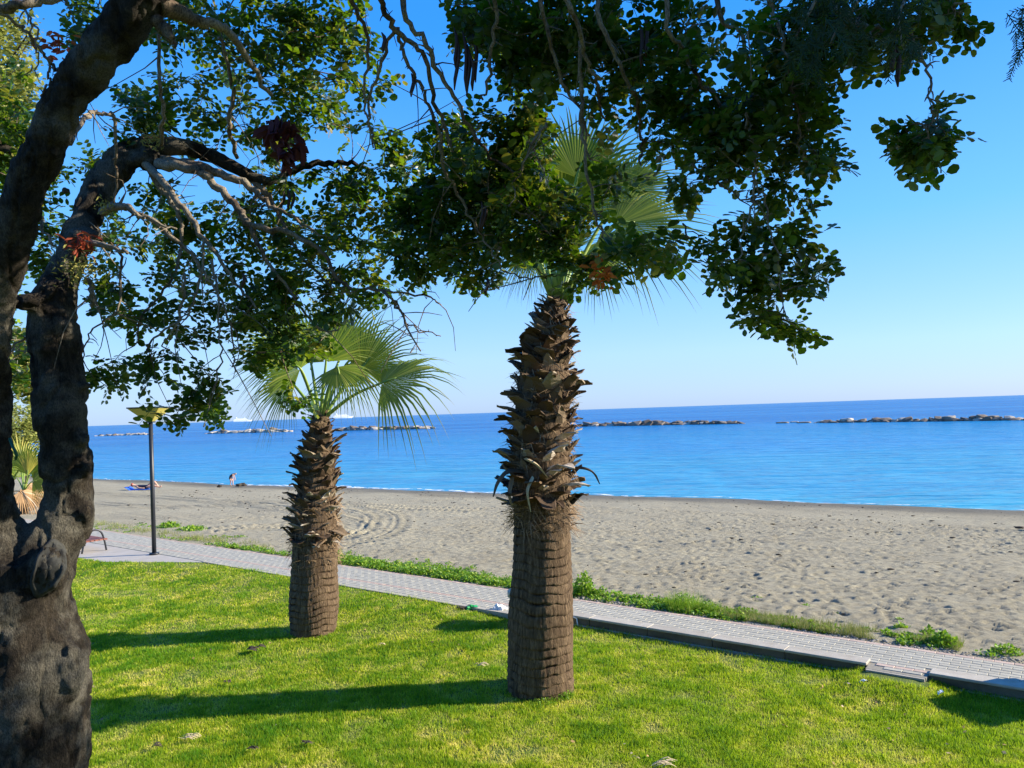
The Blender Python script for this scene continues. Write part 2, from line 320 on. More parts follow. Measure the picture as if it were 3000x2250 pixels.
def track(pts, halfw=.8, lug=.26, d=.075):
    C = catmull(pts, 40); L = np.r_[0, np.cumsum(np.linalg.norm(np.diff(C, axis=0), axis=1))]; q = np.arange(0, L[-1], lug)
    X = np.interp(q, L, C[:, 0]); Y = np.interp(q, L, C[:, 1]); an = np.unwrap(np.arctan2(np.gradient(Y), np.gradient(X)))
    for side in (-1, 1):
        for x, y, a in zip(X, Y, an):
            for o in (-.13, .13):
                x1 = x - math.sin(a) * (side * halfw + o); y1 = y + math.cos(a) * (side * halfw + o); s_, n_ = sn(x1, y1)
                stamp(s_, n_, .07, .15, d, a + .45 * (1 if o > 0 else -1))
def g2(px, py): return G(px, py, -.2)[:2]
track([g2(*p) for p in ((240, 1440), (420, 1450), (600, 1462), (760, 1480), (900, 1500), (1010, 1530), (1040, 1560), (990, 1590))], .45)
track([g2(*p) for p in ((260, 1480), (500, 1492), (800, 1470), (980, 1462), (1180, 1476), (1420, 1482))], .4)
track([g2(*p) for p in ((700, 1462), (960, 1470), (1110, 1500), (1130, 1545), (1080, 1590), (980, 1620))], .45)
track([g2(*p) for p in ((620, 1575), (760, 1560), (900, 1562), (1010, 1590))], .4)
track([g2(*p) for p in ((300, 1520), (560, 1535), (860, 1520), (1050, 1498), (1250, 1492), (1480, 1500))], .35, .3, .03)
def bz(s, n, x, y):
    m_ = sstep(0, 1, (shore_n(s) - 1.6 - n) / 2.2)
    z = beach_base(s, n) + foot * m_ + (.05 * fbm(x * .6, y * .6, 4) + .05 * fbm(x * 2.6, y * 2.6, 3)) * (.15 + .85 * m_)
    return z - .5 * (n < 10.62)
grid('beach_sand', Sg, Ng, bz, M_sand, {'wet': lambda s, n: sstep(3.6, .9, shore_n(s) - n + .9 * fbm(s * .8, n * .8, 3)) * 0 + (1 - sstep(1.0, 4.2, shore_n(s) - n + 2.2 * fbm(s * .35, n * .9, 3)))})
def beach_z(x, y):
    s, n = sn(x, y); return float(beach_base(s, n))
# seabed joins the beach; the sea is one sheet reaching the horizon
V = []; Fa = []
xs = [-90000, -8000, -900, -300] + list(range(-120, 121, 20)) + [300, 900, 8000, 90000]; ys = [18, 26, 34, 50, 80, 150, 400, 1500, 9000, 90000]
for a in xs:
    for b in ys: V.append((a, b, SEA))
nb = len(ys)
for i in range(len(xs) - 1):
    for j in range(nb - 1): Fa.append((i * nb + j, (i + 1) * nb + j, (i + 1) * nb + j + 1, i * nb + j + 1))
tag(link('sea', pymesh('sea', V, Fa), M_sea), kind='structure')
tag(link('inland_ground', pymesh('inland_ground', [(-9000, -9000, -1.6), (9000, -9000, -1.6), (9000, 17, -1.6), (-9000, 17, -1.6)], [(0, 1, 2, 3)]), M_soil), kind='structure')
# foam: broken lace of small waves along the shoreline
FV = []; FF = []
def foam_run(s0, s1, off, wid):
    s = s0
    while s < s1:
        ln = random.uniform(.3, 1.3); b = len(FV); k = 6
        for i in range(k + 1):
            ss = s + ln * i / k; o = off + .22 * math.sin(ss * .8) + .12 * math.sin(ss * 2.3 + 1); hw = wid * math.sin(math.pi * i / k) * random.uniform(.5, 1.2) + .003
            for q in (-1, 1):
                x, y = xy(ss, shore_n(ss) + o + q * hw); FV.append((x, y, SEA + .012 + .01 * random.random()))
        for i in range(k): FF.append((b + 2 * i, b + 2 * i + 1, b + 2 * i + 3, b + 2 * i + 2))
        s += ln * random.uniform(.6, 1.5)
foam_run(-70, -6, .12, .04); foam_run(-6, 6, .12, .02); foam_run(-44, -26, .35, .12); foam_run(-26, -17, .35, .10); foam_run(-40, -33, .6, .14)
tag(link('foam', pymesh('foam', FV, FF), M_foam), 'thin broken white foam of small waves along the shoreline', 'foam', kind='stuff')

# ------------------------------------------------------------------ path with kerb
PZ = .10
def strip(name, s0, s1, n0, n1, z0, z1, mat, parent=None):
    b = MB(); c = [xy(s0, n0), xy(s1, n0), xy(s1, n1), xy(s0, n1)]
    b.add([(x, y, z0) for x, y in c] + [(x, y, z1) for x, y in c], [(3, 2, 1, 0), (4, 5, 6, 7), (0, 1, 5, 4), (1, 2, 6, 5), (2, 3, 7, 6), (3, 0, 4, 7)])
    return b.build(name, mat, parent)
path = tag(strip('path', -60, 12, 9.72, 10.68, -.3, PZ - .008, M_joint), 'grey block paved path between the lawn and the beach', kind='structure')
tag(strip('path_margin', -60, -7.16, 9.36, 9.719, -.3, PZ - .008, M_joint), kind='structure'); tag(strip('path_ramp', -2.37, -1.74, 9.60, 9.719, -.3, PZ - .008, M_joint), kind='structure')
slab = MB(); c_ = [xy(a, b) for a, b in ((-34, 8.17), (-18.35, 8.17), (-16.0, 9.355), (-34, 9.355))]
slab.add([(x, y, -.3) for x, y in c_] + [(x, y, PZ - .004) for x, y in c_], [(3, 2, 1, 0), (4, 5, 6, 7), (0, 1, 5, 4), (1, 2, 6, 5), (2, 3, 7, 6), (3, 0, 4, 7)]); tag(slab.build('paved_bay', M_conc), kind='structure')
def paver_mesh(l, w_, h=.03):
    b = MB(); b.box((0, 0, -h / 2), (l, w_, h)); me = pymesh('paver', b.V, b.F); bm = bmesh.new(); bm.from_mesh(me)
    bmesh.ops.bevel(bm, geom=[e for e in bm.edges if all(v.co.z > -.001 for v in e.verts)], offset=.004, segments=1, affect='EDGES'); bm.to_mesh(me); bm.free(); return me
ang = math.atan2(-.6112, .7915)
pm = {('g', 0): paver_mesh(.195, .083), ('p', 0): paver_mesh(.195, .083)}
pm[('g', 0)].materials.append(M_paver); pm[('p', 0)].materials.append(M_pink)
rows = []; nn = 9.44; i = 0
while nn < 10.66:
    rows.append((nn, 'p' if (abs(nn - 9.80) < .05 or nn > 10.56) else 'g', i)); nn += .0905; i += 1
allp = []
def n_in(s, n): return n < 9.72 and (-7.35 < s < -2.27 or s > -1.84 or (s > -7.35 and n < 9.63))
for (nn, kd, i) in rows:
    s = -38 + (i % 2) * .1
    while s < 6:
        x, y = xy(s, nn); kerbed = (-7.15 < s < -2.38 or s > -1.75) and nn < 9.9
        if not kerbed and not (n_in(s, nn)) and abs(x) < .72 * y + 1.2: allp.append((math.hypot(x, y), x, y, kd))
        s += .2
vis = sorted(p for p in allp if abs(p[1]) < .665 * p[2])
front = vis[:290]; fs = set(id(p) for p in front); rest = [p for p in allp if id(p) not in fs]
for d_, x, y, kd in front:
    o = link('paver', pm[(kd, 0)], None, path); o.location = (x, y, PZ + .000 + random.uniform(-.0015, .0015)); o.rotation_euler = (random.uniform(-.005, .005), random.uniform(-.004, .004), ang + random.uniform(-.012, .012))
for kd, mt in (('g', M_paver), ('p', M_pink)):
    src = pm[(kd, 0)]; v0 = np.array([v.co[:] for v in src.vertices]); f0 = [tuple(p.vertices) for p in src.polygons if p.normal.z > -.9]
    V = []; Fa = []
    for d_, x, y, k2 in rest:
        if k2 != kd: continue
        b = len(V); ca, sa = math.cos(ang), math.sin(ang); dz = PZ + .000 + random.uniform(-.0015, .0015)
        for q in v0: V.append((x + q[0] * ca - q[1] * sa, y + q[0] * sa + q[1] * ca, q[2] + dz))
        Fa += [tuple(j + b for j in f) for f in f0]
    tag(link('far_pavers' if kd == 'g' else 'far_border_pavers', pymesh('far_pavers', V, Fa), mt, path), kind='stuff')
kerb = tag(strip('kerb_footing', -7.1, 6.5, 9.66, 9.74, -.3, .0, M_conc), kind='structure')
b_ = None
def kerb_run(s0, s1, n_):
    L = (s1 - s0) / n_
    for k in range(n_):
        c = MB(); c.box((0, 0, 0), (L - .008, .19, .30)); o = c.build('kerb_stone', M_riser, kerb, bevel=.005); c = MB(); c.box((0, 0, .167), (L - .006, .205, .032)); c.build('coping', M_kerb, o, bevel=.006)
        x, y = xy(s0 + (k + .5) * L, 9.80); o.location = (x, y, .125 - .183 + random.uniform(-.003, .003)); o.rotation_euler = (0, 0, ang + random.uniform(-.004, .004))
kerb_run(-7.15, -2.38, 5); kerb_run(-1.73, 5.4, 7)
tag(strip('path_edging', -16.1, -7.2, 9.345, 9.40, -.2, PZ + .006, M_kerb), kind='structure')
tag(strip('ramp_edging', -2.36, -1.75, 9.56, 9.62, -.2, PZ - .01, M_kerb), kind='structure')

# ------------------------------------------------------------------ grass blades
def tri_blades(x, y, z, h, w_, lean=.5):
    n = len(x); az = RNG.random(n) * 2 * np.pi; la = RNG.random(n) * 2 * np.pi; ll = lean * RNG.random(n) ** .7
    V = np.empty((n, 3, 3)); V[:, 0] = np.stack([x - np.cos(az) * w_ / 2, y - np.sin(az) * w_ / 2, z], -1); V[:, 1] = np.stack([x + np.cos(az) * w_ / 2, y + np.sin(az) * w_ / 2, z], -1)
    V[:, 2] = np.stack([x + np.cos(la) * h * ll, y + np.sin(la) * h * ll, z + h * np.sqrt(1 - np.minimum(ll, .95) ** 2)], -1)
    return V.reshape(-1, 3)
N0 = 1400000
yy = 6.3 * (21 / 6.3) ** (RNG.random(N0) ** 1.15); xx = (RNG.random(N0) * 2 - 1) * (.72 * yy + .3)
s_, n_ = sn(xx, yy); patch = fbm(xx * 1.3, yy * 1.3, 4)
ok = (n_ < edge_n(s_) - .01 + .05 * RNG.random(N0) + .12 * fbm(s_ * 1.3, 0 * s_, 3) * (s_ < -7.4)) | ((n_ < 9.72) & ((s_ > -7.1) & (s_ < -2.4) | (s_ > -1.7)))
ok &= (n_ < 9.72) & (xx > -.64 * yy - 1.5)
worn = fbm(xx * 2.3 + 40, yy * 2.3, 4); ok &= RNG.random(N0) < np.clip(.92 + 1.3 * patch, .3, 1) * np.where(worn > .21, .35, 1)
xx = xx[ok]; yy = yy[ok]; s_ = s_[ok]; patch = patch[ok]; print('blades', len(xx))
if len(xx) > 640000: xx = xx[:640000]; yy = yy[:640000]; patch = patch[:640000]
clump = fbm(xx * 7, yy * 7, 3)
hh = (.022 + .028 * RNG.random(len(xx))) * (1 + 1.3 * clump + .9 * patch); ww = .0062 * (yy / 7) ** .8 * (1 + .5 * RNG.random(len(xx)))
Vb = tri_blades(xx, yy, lawn_z(xx, yy) - .01, hh, ww, .95)
tint = np.clip(.46 + .24 * RNG.standard_normal(len(xx)) - 1.5 * clump - 1.3 * patch + .35 * (fbm(xx * 2.3 + 40, yy * 2.3, 4) > .17), 0, 1)
tag(link('lawn_grass', npmesh('lawn_grass', Vb, np.arange(len(Vb)).reshape(-1, 3), False, {'tint': np.repeat(tint, 3)}), M_grass), 'short sunlit lawn grass with yellowish patches', 'grass', kind='stuff')

# ------------------------------------------------------------------ breakwaters of boulders
def rock_mesh(seed, mat):
    r_ = random.Random(seed); bm = bmesh.new(); bmesh.ops.create_icosphere(bm, subdivisions=1, radius=1)
    for v in bm.verts: v.co *= r_.uniform(.72, 1.15)
    for v in bm.verts: v.co.z = max(min(v.co.z, .62), -.6); v.co.x = max(min(v.co.x, .85), -.85)
    bmesh.ops.bevel(bm, geom=bm.edges[:], offset=.06, segments=1, affect='EDGES')
    me = bpy.data.meshes.new('boulder'); bm.to_mesh(me); bm.free(); me.materials.append(mat); return me
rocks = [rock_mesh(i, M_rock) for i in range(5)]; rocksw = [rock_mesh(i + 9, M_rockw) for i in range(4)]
def breakwater(label, a, b, n, size, pale, taper=True):
    A = G(a[0], a[1], SEA); B = G(b[0], b[1], SEA); c = (A + B) / 2
    root = empty('breakwater', (c[0], c[1], SEA), label, 'breakwater', 'rock breakwaters offshore'); L = np.linalg.norm(B - A)
    d = (B - A) / L; nrm = np.array([-d[1], d[0], 0]); sz = size
    for k in range(n):
        t = (k + .5) / n + random.uniform(-.3, .3) / n; lay = k % 2
        w_ = (B - A) * t + A + nrm * (lay * sz * .9 + random.uniform(-.3, .3)); e = 1.0
        if taper: e = min(1, .45 + 3.5 * min(t, 1 - t))
        s1 = sz * random.choice((random.uniform(.5, .9), random.uniform(.9, 1.5)))
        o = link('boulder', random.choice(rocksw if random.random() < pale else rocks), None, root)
        o.location = (w_[0] - c[0], w_[1] - c[1], (random.uniform(.0, .35) + .45 * lay) * sz * .55 * e - .1); o.scale = (s1 * 1.25, s1, s1 * random.uniform(.55, .85) * e)
        o.rotation_euler = (random.uniform(-.3, .3), random.uniform(-.3, .3), random.uniform(0, 6.3))
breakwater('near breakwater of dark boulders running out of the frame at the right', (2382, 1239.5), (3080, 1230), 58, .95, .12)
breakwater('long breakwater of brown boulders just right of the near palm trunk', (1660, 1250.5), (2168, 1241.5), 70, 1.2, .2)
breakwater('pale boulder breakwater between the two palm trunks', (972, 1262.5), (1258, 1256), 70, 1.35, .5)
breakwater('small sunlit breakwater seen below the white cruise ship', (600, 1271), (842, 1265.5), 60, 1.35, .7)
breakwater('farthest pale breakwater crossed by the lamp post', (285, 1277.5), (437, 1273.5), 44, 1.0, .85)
for (px, py, s1, lb) in ((2291, 1239.6, 1.1, 'low dark rock leftmost of three in the gap between breakwaters'), (2328, 1237.6, .8, 'middle rock of three with a pale top in the breakwater gap'), (2354, 1239.2, 1.2, 'low rock beside the left tip of the near breakwater')):
    p = G(px, py, SEA); o = link('sea_rock', rocks[0] if s1 > 1 else rocksw[0], None); o.location = (p[0], p[1], SEA + .02); o.scale = (s1 * 1.5, s1, .42); tag(o, lb, 'rock', 'lone rocks between the breakwaters')

# ------------------------------------------------------------------ cruise ships
def ship(px, Y, L, label, flip=1, dist_blur=0):
    p = P(px, 1240, Y); root = empty('cruise_ship', (p[0], p[1], SEA), label, 'cruise ship', 'cruise ships on the horizon')
    root.rotation_euler = (0, 0, R(22)); k = L / 60.; hb = MB(); prof = [(-30, 1.0), (-27, 4.2), (20, 4.2), (26, 4.6), (31, 5.4)]
    xs_ = [-30, -28, -10, 10, 22, 27, 31.5]; ww_ = [3.2, 3.8, 4, 4, 3.4, 2, .15]; zt = [4, 4, 4, 4, 4.3, 4.8, 5.6]; V = []; Fa = []
    for x, w_, z in zip(xs_, ww_, zt):
        xb = x * .93
        V += [(flip * xb * k, -w_ * .7 * k, -.6 * k), (flip * x * k, -w_ * k, z * k), (flip * x * k, w_ * k, z * k), (flip * xb * k, w_ * .7 * k, -.6 * k)]
    for i in range(len(xs_) - 1):
        for j in range(3): Fa.append((4 * i + j, 4 * i + j + 1, 4 * i + 5 + j, 4 * i + 4 + j))
    Fa += [(0, 1, 2, 3), tuple(len(V) - 4 + j for j in (3, 2, 1, 0))]
    hb.add(V, Fa).build('hull', M_white, root)
    for i, (x0, x1, w_) in enumerate(((-27, 21, 3.7), (-26, 19, 3.6), (-25, 18, 3.4), (-22, 16, 3.2), (-14, 13, 2.8))):
        d = MB(); d.box((flip * (x0 + x1) / 2 * k, 0, (4.7 + 1.25 * i) * k), ((x1 - x0) * k, 2 * w_ * k, 1.2 * k)); dk = d.build('deck', M_white, root)
        w2 = MB(); w2.box((flip * (x0 + x1) / 2 * k, 0, (4.75 + 1.25 * i) * k), ((x1 - x0 - 1.5) * k, (2 * w_ + .06) * k, .38 * k)); w2.build('window_band', M_glass if 0 else M_navy, dk)
    f = MB(); f.tube([(flip * -16 * k, 0, 10 * k), (flip * -17.5 * k, 0, 14.5 * k)], [1.7 * k, 1.2 * k], 10); f.build('funnel', M_white, root, True)
    f = MB(); f.tube([(flip * 9 * k, 0, 10 * k), (flip * 8.4 * k, 0, 15.5 * k)], [.35 * k, .15 * k], 6); f.tube([(flip * 9 * k, -2 * k, 13 * k), (flip * 9 * k, 2 * k, 13 * k)], .15 * k, 6); f.build('mast', M_white, root)
    return root
ship(709, 5200, 122, 'white cruise ship on the horizon left of the far palm')
ship(1003, 5600, 150, 'white cruise ship on the horizon partly behind the far palm crown', 1)

# ------------------------------------------------------------------ palms
def lathe_trunk(name, rings, mat, parent, off, seed, groove_d=.03):
    """rings: (x,y,z,r) list, interpolated"""
    rg = catmull(rings, 60); n = 190; m_ = len(rg); A = np.linspace(0, 2 * np.pi, n, endpoint=False)
    Z = rg[:, 2][:, None]; TA, TZ = np.meshgrid(A, rg[:, 2]); ca = np.cos(TA) * 3; sa = np.sin(TA) * 3
    wav = Z * 9.5 + .3 * np.sin(TA + seed) + .8 * vn(ca * .5 + seed, sa * .5 + TZ * .8) + .35 * fbm(ca * 1.6, sa * 1.6 + TZ * 5 + seed, 3) + 1.2 * vn(TZ * 1.7 + seed, 0 * TZ)
    ph = wav - np.floor(wav); ring = np.exp(-(ph / .14) ** 2) + np.exp(-((1 - ph) / .10) ** 2); ring *= 2.2 * vn(ca * 1.1 + 5 + seed, sa * 1.1 + TZ * 3.1) ** 2.2
    ver = fbm(TA * 15 + 2 * fbm(TA * 2, TZ * 2, 2), TZ * 2.6 + seed, 3); rough = fbm(ca * 9 + seed, sa * 9 + TZ * 11, 3)
    D = -groove_d * .5 * ring + .007 * ver + .010 * rough + .014 * (1 - ph)
    Rr = rg[:, 3][:, None] + D; V = np.stack([rg[:, 0][:, None] + Rr * np.cos(TA), rg[:, 1][:, None] + Rr * np.sin(TA), TZ], -1).reshape(-1, 3) - off
    I = np.arange(m_ * n).reshape(m_, n); Fa = np.stack([I[:-1], np.roll(I[:-1], -1, 1), np.roll(I[1:], -1, 1), I[1:]], -1).reshape(-1, 4)
    gv = np.clip(ring * .6 - 1.9 * ver - .9 * rough - .02, 0, 1)
    return link(name, npmesh(name, V, Fa, True, {'groove': gv.ravel()}), mat, parent)
def boot_mesh(seed, mat):
    """one old leaf base: a split, curled, thick-edged wedge growing up and out"""
    r_ = random.Random(seed); L = r_.uniform(.9, 1.25); w0 = r_.uniform(.44, .60); tip = r_.choice((r_.uniform(.02, .12), r_.uniform(.2, .38))); curl = r_.uniform(.1, 1.1); skew = r_.uniform(-.35, .35); V = []; Fa = []
    k = 4
    for i in range(k + 1):
        t = i / k; w_ = w0 * (1 - t) ** .8 + tip * t; x0 = skew * t * t
        zc = L * t * (1 - .22 * curl * t); yc = .10 + .20 * t + curl * .48 * t * t; th = .085 * (1 - .6 * t)
        for j, u in enumerate((-1, 0, 1)):
            V.append((x0 + u * w_ + r_.uniform(-.05, .05), yc - .17 * w_ * abs(u) * 1.4 + r_.uniform(-.05, .05), zc + r_.uniform(-.09, .09)))
        for j, u in enumerate((-1, 0, 1)):
            V.append((x0 + u * w_ * .9, yc - th - .17 * w_ * abs(u) * 1.4, zc))
    for i in range(k):
        a = 6 * i; b = a + 6
        Fa += [(a, a + 1, b + 1, b), (a + 1, a + 2, b + 2, b + 1), (a + 4, a + 3, b + 3, b + 4), (a + 5, a + 4, b + 4, b + 5), (a + 3, a, b, b + 3), (a + 2, a + 5, b + 5, b + 2)]
    a = 6 * k; Fa += [(a, a + 1, a + 4, a + 3), (a + 1, a + 2, a + 5, a + 4)]
    me = pymesh('leaf_base', V, Fa); me.materials.append(mat); return me
BOOT = [boot_mesh(i, M_boot) for i in range(16)]; BOOTP = [boot_mesh(i + 30, M_bootpale) for i in range(2)]
def interp_ring(rg, z):
    rg = np.array(rg); return [float(np.interp(z, rg[:, 2], rg[:, k])) for k in (0, 1, 3)]
def boots(root, rg, z0, z1, n, size, off, pale):
    zs = []
    for k in range(n):
        t = k / (n - 1); z = z0 + (z1 - z0) * (t ** .93); x, y, r_ = interp_ring(rg, z); a = k * 2.39996 + random.uniform(-.25, .25)
        fade = (1 - .45 * sstep(.72, 1, t)); sz = size * random.uniform(.72, 1.25) * fade
        out = random.uniform(.0, .42) + (.35 if t < .12 else 0)
        if random.random() < .10: out += .5; sz *= 1.2
        vis_front = math.sin(a) < -.2
        me = random.choice(BOOTP) if (pale and vis_front and t < .35 and math.cos(a) > -.4 and random.random() < pale) else random.choice(BOOT)
        o = link('leaf_base', me, None, root)
        o.location = (x + (r_ - .045) * math.cos(a) - off[0], y + (r_ - .045) * math.sin(a) - off[1], z - off[2] + random.uniform(-.02, .02))
        tilt = -out; Rm = Matrix.Rotation(a - math.pi / 2, 4, 'Z') @ Matrix.Rotation(tilt, 4, 'X') @ Matrix.Rotation(random.uniform(-.38, .38), 4, 'Y')
        o.rotation_euler = Rm.to_euler(); o.scale = (sz * random.uniform(.8, 1.15), sz, sz)
def fibres(root, rg, z0, z1, n, off, mat=M_fibre, L=.16):
    b = MB()
    for k in range(n):
        z = random.uniform(z0, z1); x, y, r_ = interp_ring(rg, z); a = random.uniform(0, 6.283); o = np.array([math.cos(a), math.sin(a), 0]); t = np.array([-math.sin(a), math.cos(a), 0])
        p = np.array([x, y, z]) - off + o * (r_ + random.uniform(-.02, .05)); d = o * random.uniform(.2, .9) + t * random.uniform(-1, 1) + np.array([0, 0, random.uniform(-1.2, .5)]); d /= np.linalg.norm(d); l = L * random.uniform(.4, 1.2); w_ = random.uniform(.002, .007); V = []
        for i in range(4):
            q = p + d * l * i / 3 + np.array([0, 0, -.25 * l * (i / 3) ** 2]); ww_ = w_ * (1 - i / 3.3); V += [q - np.array([0, 0, ww_]) - t * ww_, q + np.array([0, 0, ww_]) + t * ww_]
        b.add(V, [(0, 1, 3, 2), (2, 3, 5, 4), (4, 5, 7, 6)])
    o = b.build('leaf_fibres', mat, root); o['kind'] = 'stuff'; return o
def frond(root, base, hub, tip, off, nseg=38, spread=1.9, wpet=.022, mat=None, fuse=.42, droop=.35, cup=.25, facing=None, Rs=None, petmat=None):
    base = np.array(base, float); hub = np.array(hub, float); tip = np.array(tip, float); a = tip - hub; Rl = np.linalg.norm(a); a /= Rl
    view = (CAM - hub); view /= np.linalg.norm(view); c = view + np.array([random.uniform(-.5, .5), random.uniform(-.3, .3), .45 + random.uniform(-.2, .4)]) if facing is None else np.array(facing, float)
    c = c - a * a.dot(c); c /= np.linalg.norm(c); b = np.cross(c, a); V = []; Fa = []; al = []
    dA = 2 * spread / nseg; prof = [(.04, 1), (fuse, 1), (.62, .62), (.8, .34), (.92, .15), (1.0, .02)]
    for i in range(nseg + 1):
        an = -spread + dA * i; e = an / spread; d = math.cos(an) * a + math.sin(an) * b; d = d + c * (-cup * (abs(e) ** 1.5)); d /= np.linalg.norm(d)
        s_ = np.cross(c, d); s_ /= np.linalg.norm(s_); ln = Rl * (1 - .30 * abs(e) ** 2) * random.uniform(.9, 1.05); b0 = len(V); jx = random.uniform(-.10, .10); dr = droop * random.uniform(.5, 1.5); side = random.uniform(-.06, .06)
        for (t, wf) in prof:
            rho = t * ln; hw = rho if t <= fuse else fuse * ln; hw = hw * math.tan(dA / 2) * 1.02 * wf; q = hub + d * rho; g_ = max(0, t - .45); q = q + np.array([0, 0, -dr * g_ ** 2 * ln * 1.8]) + s_ * side * ln * g_ + c * jx * ln * g_
            V += [q - s_ * hw, q + c * (hw * .55 if t > .03 else 0) * (1 if i % 2 else .8), q + s_ * hw]; al += [t] * 3
        for k in range(len(prof) - 1):
            u = b0 + 3 * k; Fa += [(u, u + 1, u + 4, u + 3), (u + 1, u + 2, u + 5, u + 4)]
    fo = link('frond', npmesh('frond', np.array(V) - off, np.array(Fa), False, {'along': np.array(al)}), mat or M_frond, root)
    mid = (base + hub) / 2 + np.array([0, 0, .06]) * (np.linalg.norm(hub - base)); C = catmull([base, mid, hub, hub + a * Rl * .18], 6) - off
    pt = MB(); n_ = len(C); pt.tube(C, [wpet * (1.35 - .95 * i / n_) for i in range(n_)], 6); pt.build('petiole', petmat or M_petiole, fo, True)
    return fo
def prof_rings(tab, Y):
    out = []
    for (py, l, r_) in tab:
        p = P((l + r_) / 2, py, Y); out.append((p[0], Y, p[2], (r_ - l) / 2 / F * Y * 1.0))
    return sorted(out, key=lambda q: q[2])
# near palm
Y1 = 9.0
tr1 = prof_rings([(2052, 1497, 1676), (2000, 1490, 1678), (1950, 1490, 1675), (1794, 1492, 1676), (1700, 1500, 1674), (1636, 1505, 1671), (1560, 1507, 1669), (1483, 1508, 1668)], Y1)
co1 = prof_rings([(1500, 1508, 1668), (1377, 1500, 1670), (1272, 1505, 1668), (1187, 1512, 1668), (1103, 1522, 1664), (1019, 1552, 1664), (955, 1578, 1658), (892, 1596, 1652), (868, 1606, 1650)], Y1)
allr = tr1[:-1] + co1; off1 = np.array([allr[0][0], Y1, 0.0])
palm1 = empty('fan_palm', off1, 'large fan palm with shaggy brown trunk in the centre of the lawn', 'palm tree', 'fan palms on the lawn')
lathe_trunk('trunk', allr, M_ptrunk, palm1, off1, 3)
zt1 = P(1600, 1490, Y1)[2]; zt2 = P(1630, 880, Y1)[2]
boots(palm1, allr, zt1, zt2, 299, .228, off1, .30)
fibres(palm1, allr, zt1 - .12, zt2, 1500, off1); fibres(palm1, allr, zt1 - .22, zt1 + .12, 500, off1, M_fibre, .2); 
def dead_stalk(root, pts, w_, off, mat=M_boot):
    C = catmull(pts, 5); b = MB(); V = []; n_ = len(C); Fa = []
    for i, p in enumerate(C):
        t = i / (n_ - 1); ww_ = w_ * (1 - .75 * t ** 2); 
        for (dx, dz) in ((-1, 0), (0, .45), (1, 0), (0, -.2)): V.append(p - off + np.array([dx * ww_ * .35, -dx * ww_ * .9, dz * ww_]))
    for i in range(n_ - 1):
        for j in range(4): Fa.append((4 * i + j, 4 * i + (j + 1) % 4, 4 * i + 4 + (j + 1) % 4, 4 * i + 4 + j))
    Fa += [(3, 2, 1, 0), (4 * n_ - 4, 4 * n_ - 3, 4 * n_ - 2, 4 * n_ - 1)]; b.add(V, Fa); return b.build('dead_leaf_stalk', mat, root)
dead_stalk(palm1, [P(1650, 1380, 8.75), P(1700, 1372, 8.6), P(1738, 1385, 8.5), P(1757, 1418, 8.5)], .055, off1)
dead_stalk(palm1, [P(1530, 1385, 8.8), P(1485, 1385, 8.6), P(1458, 1415, 8.6), P(1445, 1455, 8.6)], .09, off1)
dead_stalk(palm1, [P(1540, 1345, 8.6), P(1575, 1365, 8.5), P(1605, 1400, 8.5)], .06, off1, M_straw)
dead_stalk(palm1, [P(1500, 1400, 8.6), P(1492, 1450, 8.55), P(1502, 1490, 8.6)], .07, off1)
dead_stalk(palm1, [P(1560, 1400, 8.5), P(1545, 1440, 8.45), P(1555, 1500, 8.5)], .05, off1, M_straw)
B1 = lambda dx=0: P(1632 + dx, 885, Y1)
for (dx, h, t, kw) in ((0, (1645, 640, 8.9), (1662, 300, 8.8), dict(spread=1.5)), (8, (1720, 600, 9.3), (1890, 320, 9.4), dict(spread=1.6)), (12, (1800, 660, 8.8), (2130, 610, 8.8), dict(spread=1.5, droop=.3)),
                       (14, (1740, 730, 8.5), (1930, 790, 8.3), dict(spread=1.6, droop=.4)), (-12, (1545, 735, 8.6), (1500, 860, 8.4), dict(spread=1.1, droop=.4)), (-10, (1520, 620, 9.2), (1330, 470, 9.3), dict(spread=1.7)),
                       (-4, (1590, 560, 9.7), (1560, 290, 9.9), dict(spread=1.6)), (10, (1700, 740, 9.6), (1830, 830, 9.8), dict(spread=1.1, droop=.35)), (12, (1830, 560, 9.4), (2030, 470, 9.5), dict(spread=1.3)), (-8, (1590, 720, 9.5), (1440, 780, 9.7), dict(spread=1.5, droop=.5)),
                       (4, (1690, 520, 8.6), (1800, 250, 8.5), dict(spread=1.5)), (6, (1660, 740, 8.7), (1720, 560, 8.4), dict(spread=1.0, droop=.3))):
    frond(palm1, B1(dx), P(*h), P(*t), off1, **kw)
for dx, tx, ty in ((-14, 1600, 790), (18, 1680, 800), (3, 1640, 740), (-4, 1622, 770)):   # young unopened spears
    s_ = MB(); s_.tube([B1(dx) - off1, P((1632 + dx + tx) / 2, (885 + ty) / 2, Y1 - .1) - off1, P(tx, ty, Y1 - .15) - off1], [.045, .035, .012], 7); s_.build('petiole', M_petiole, palm1, True)
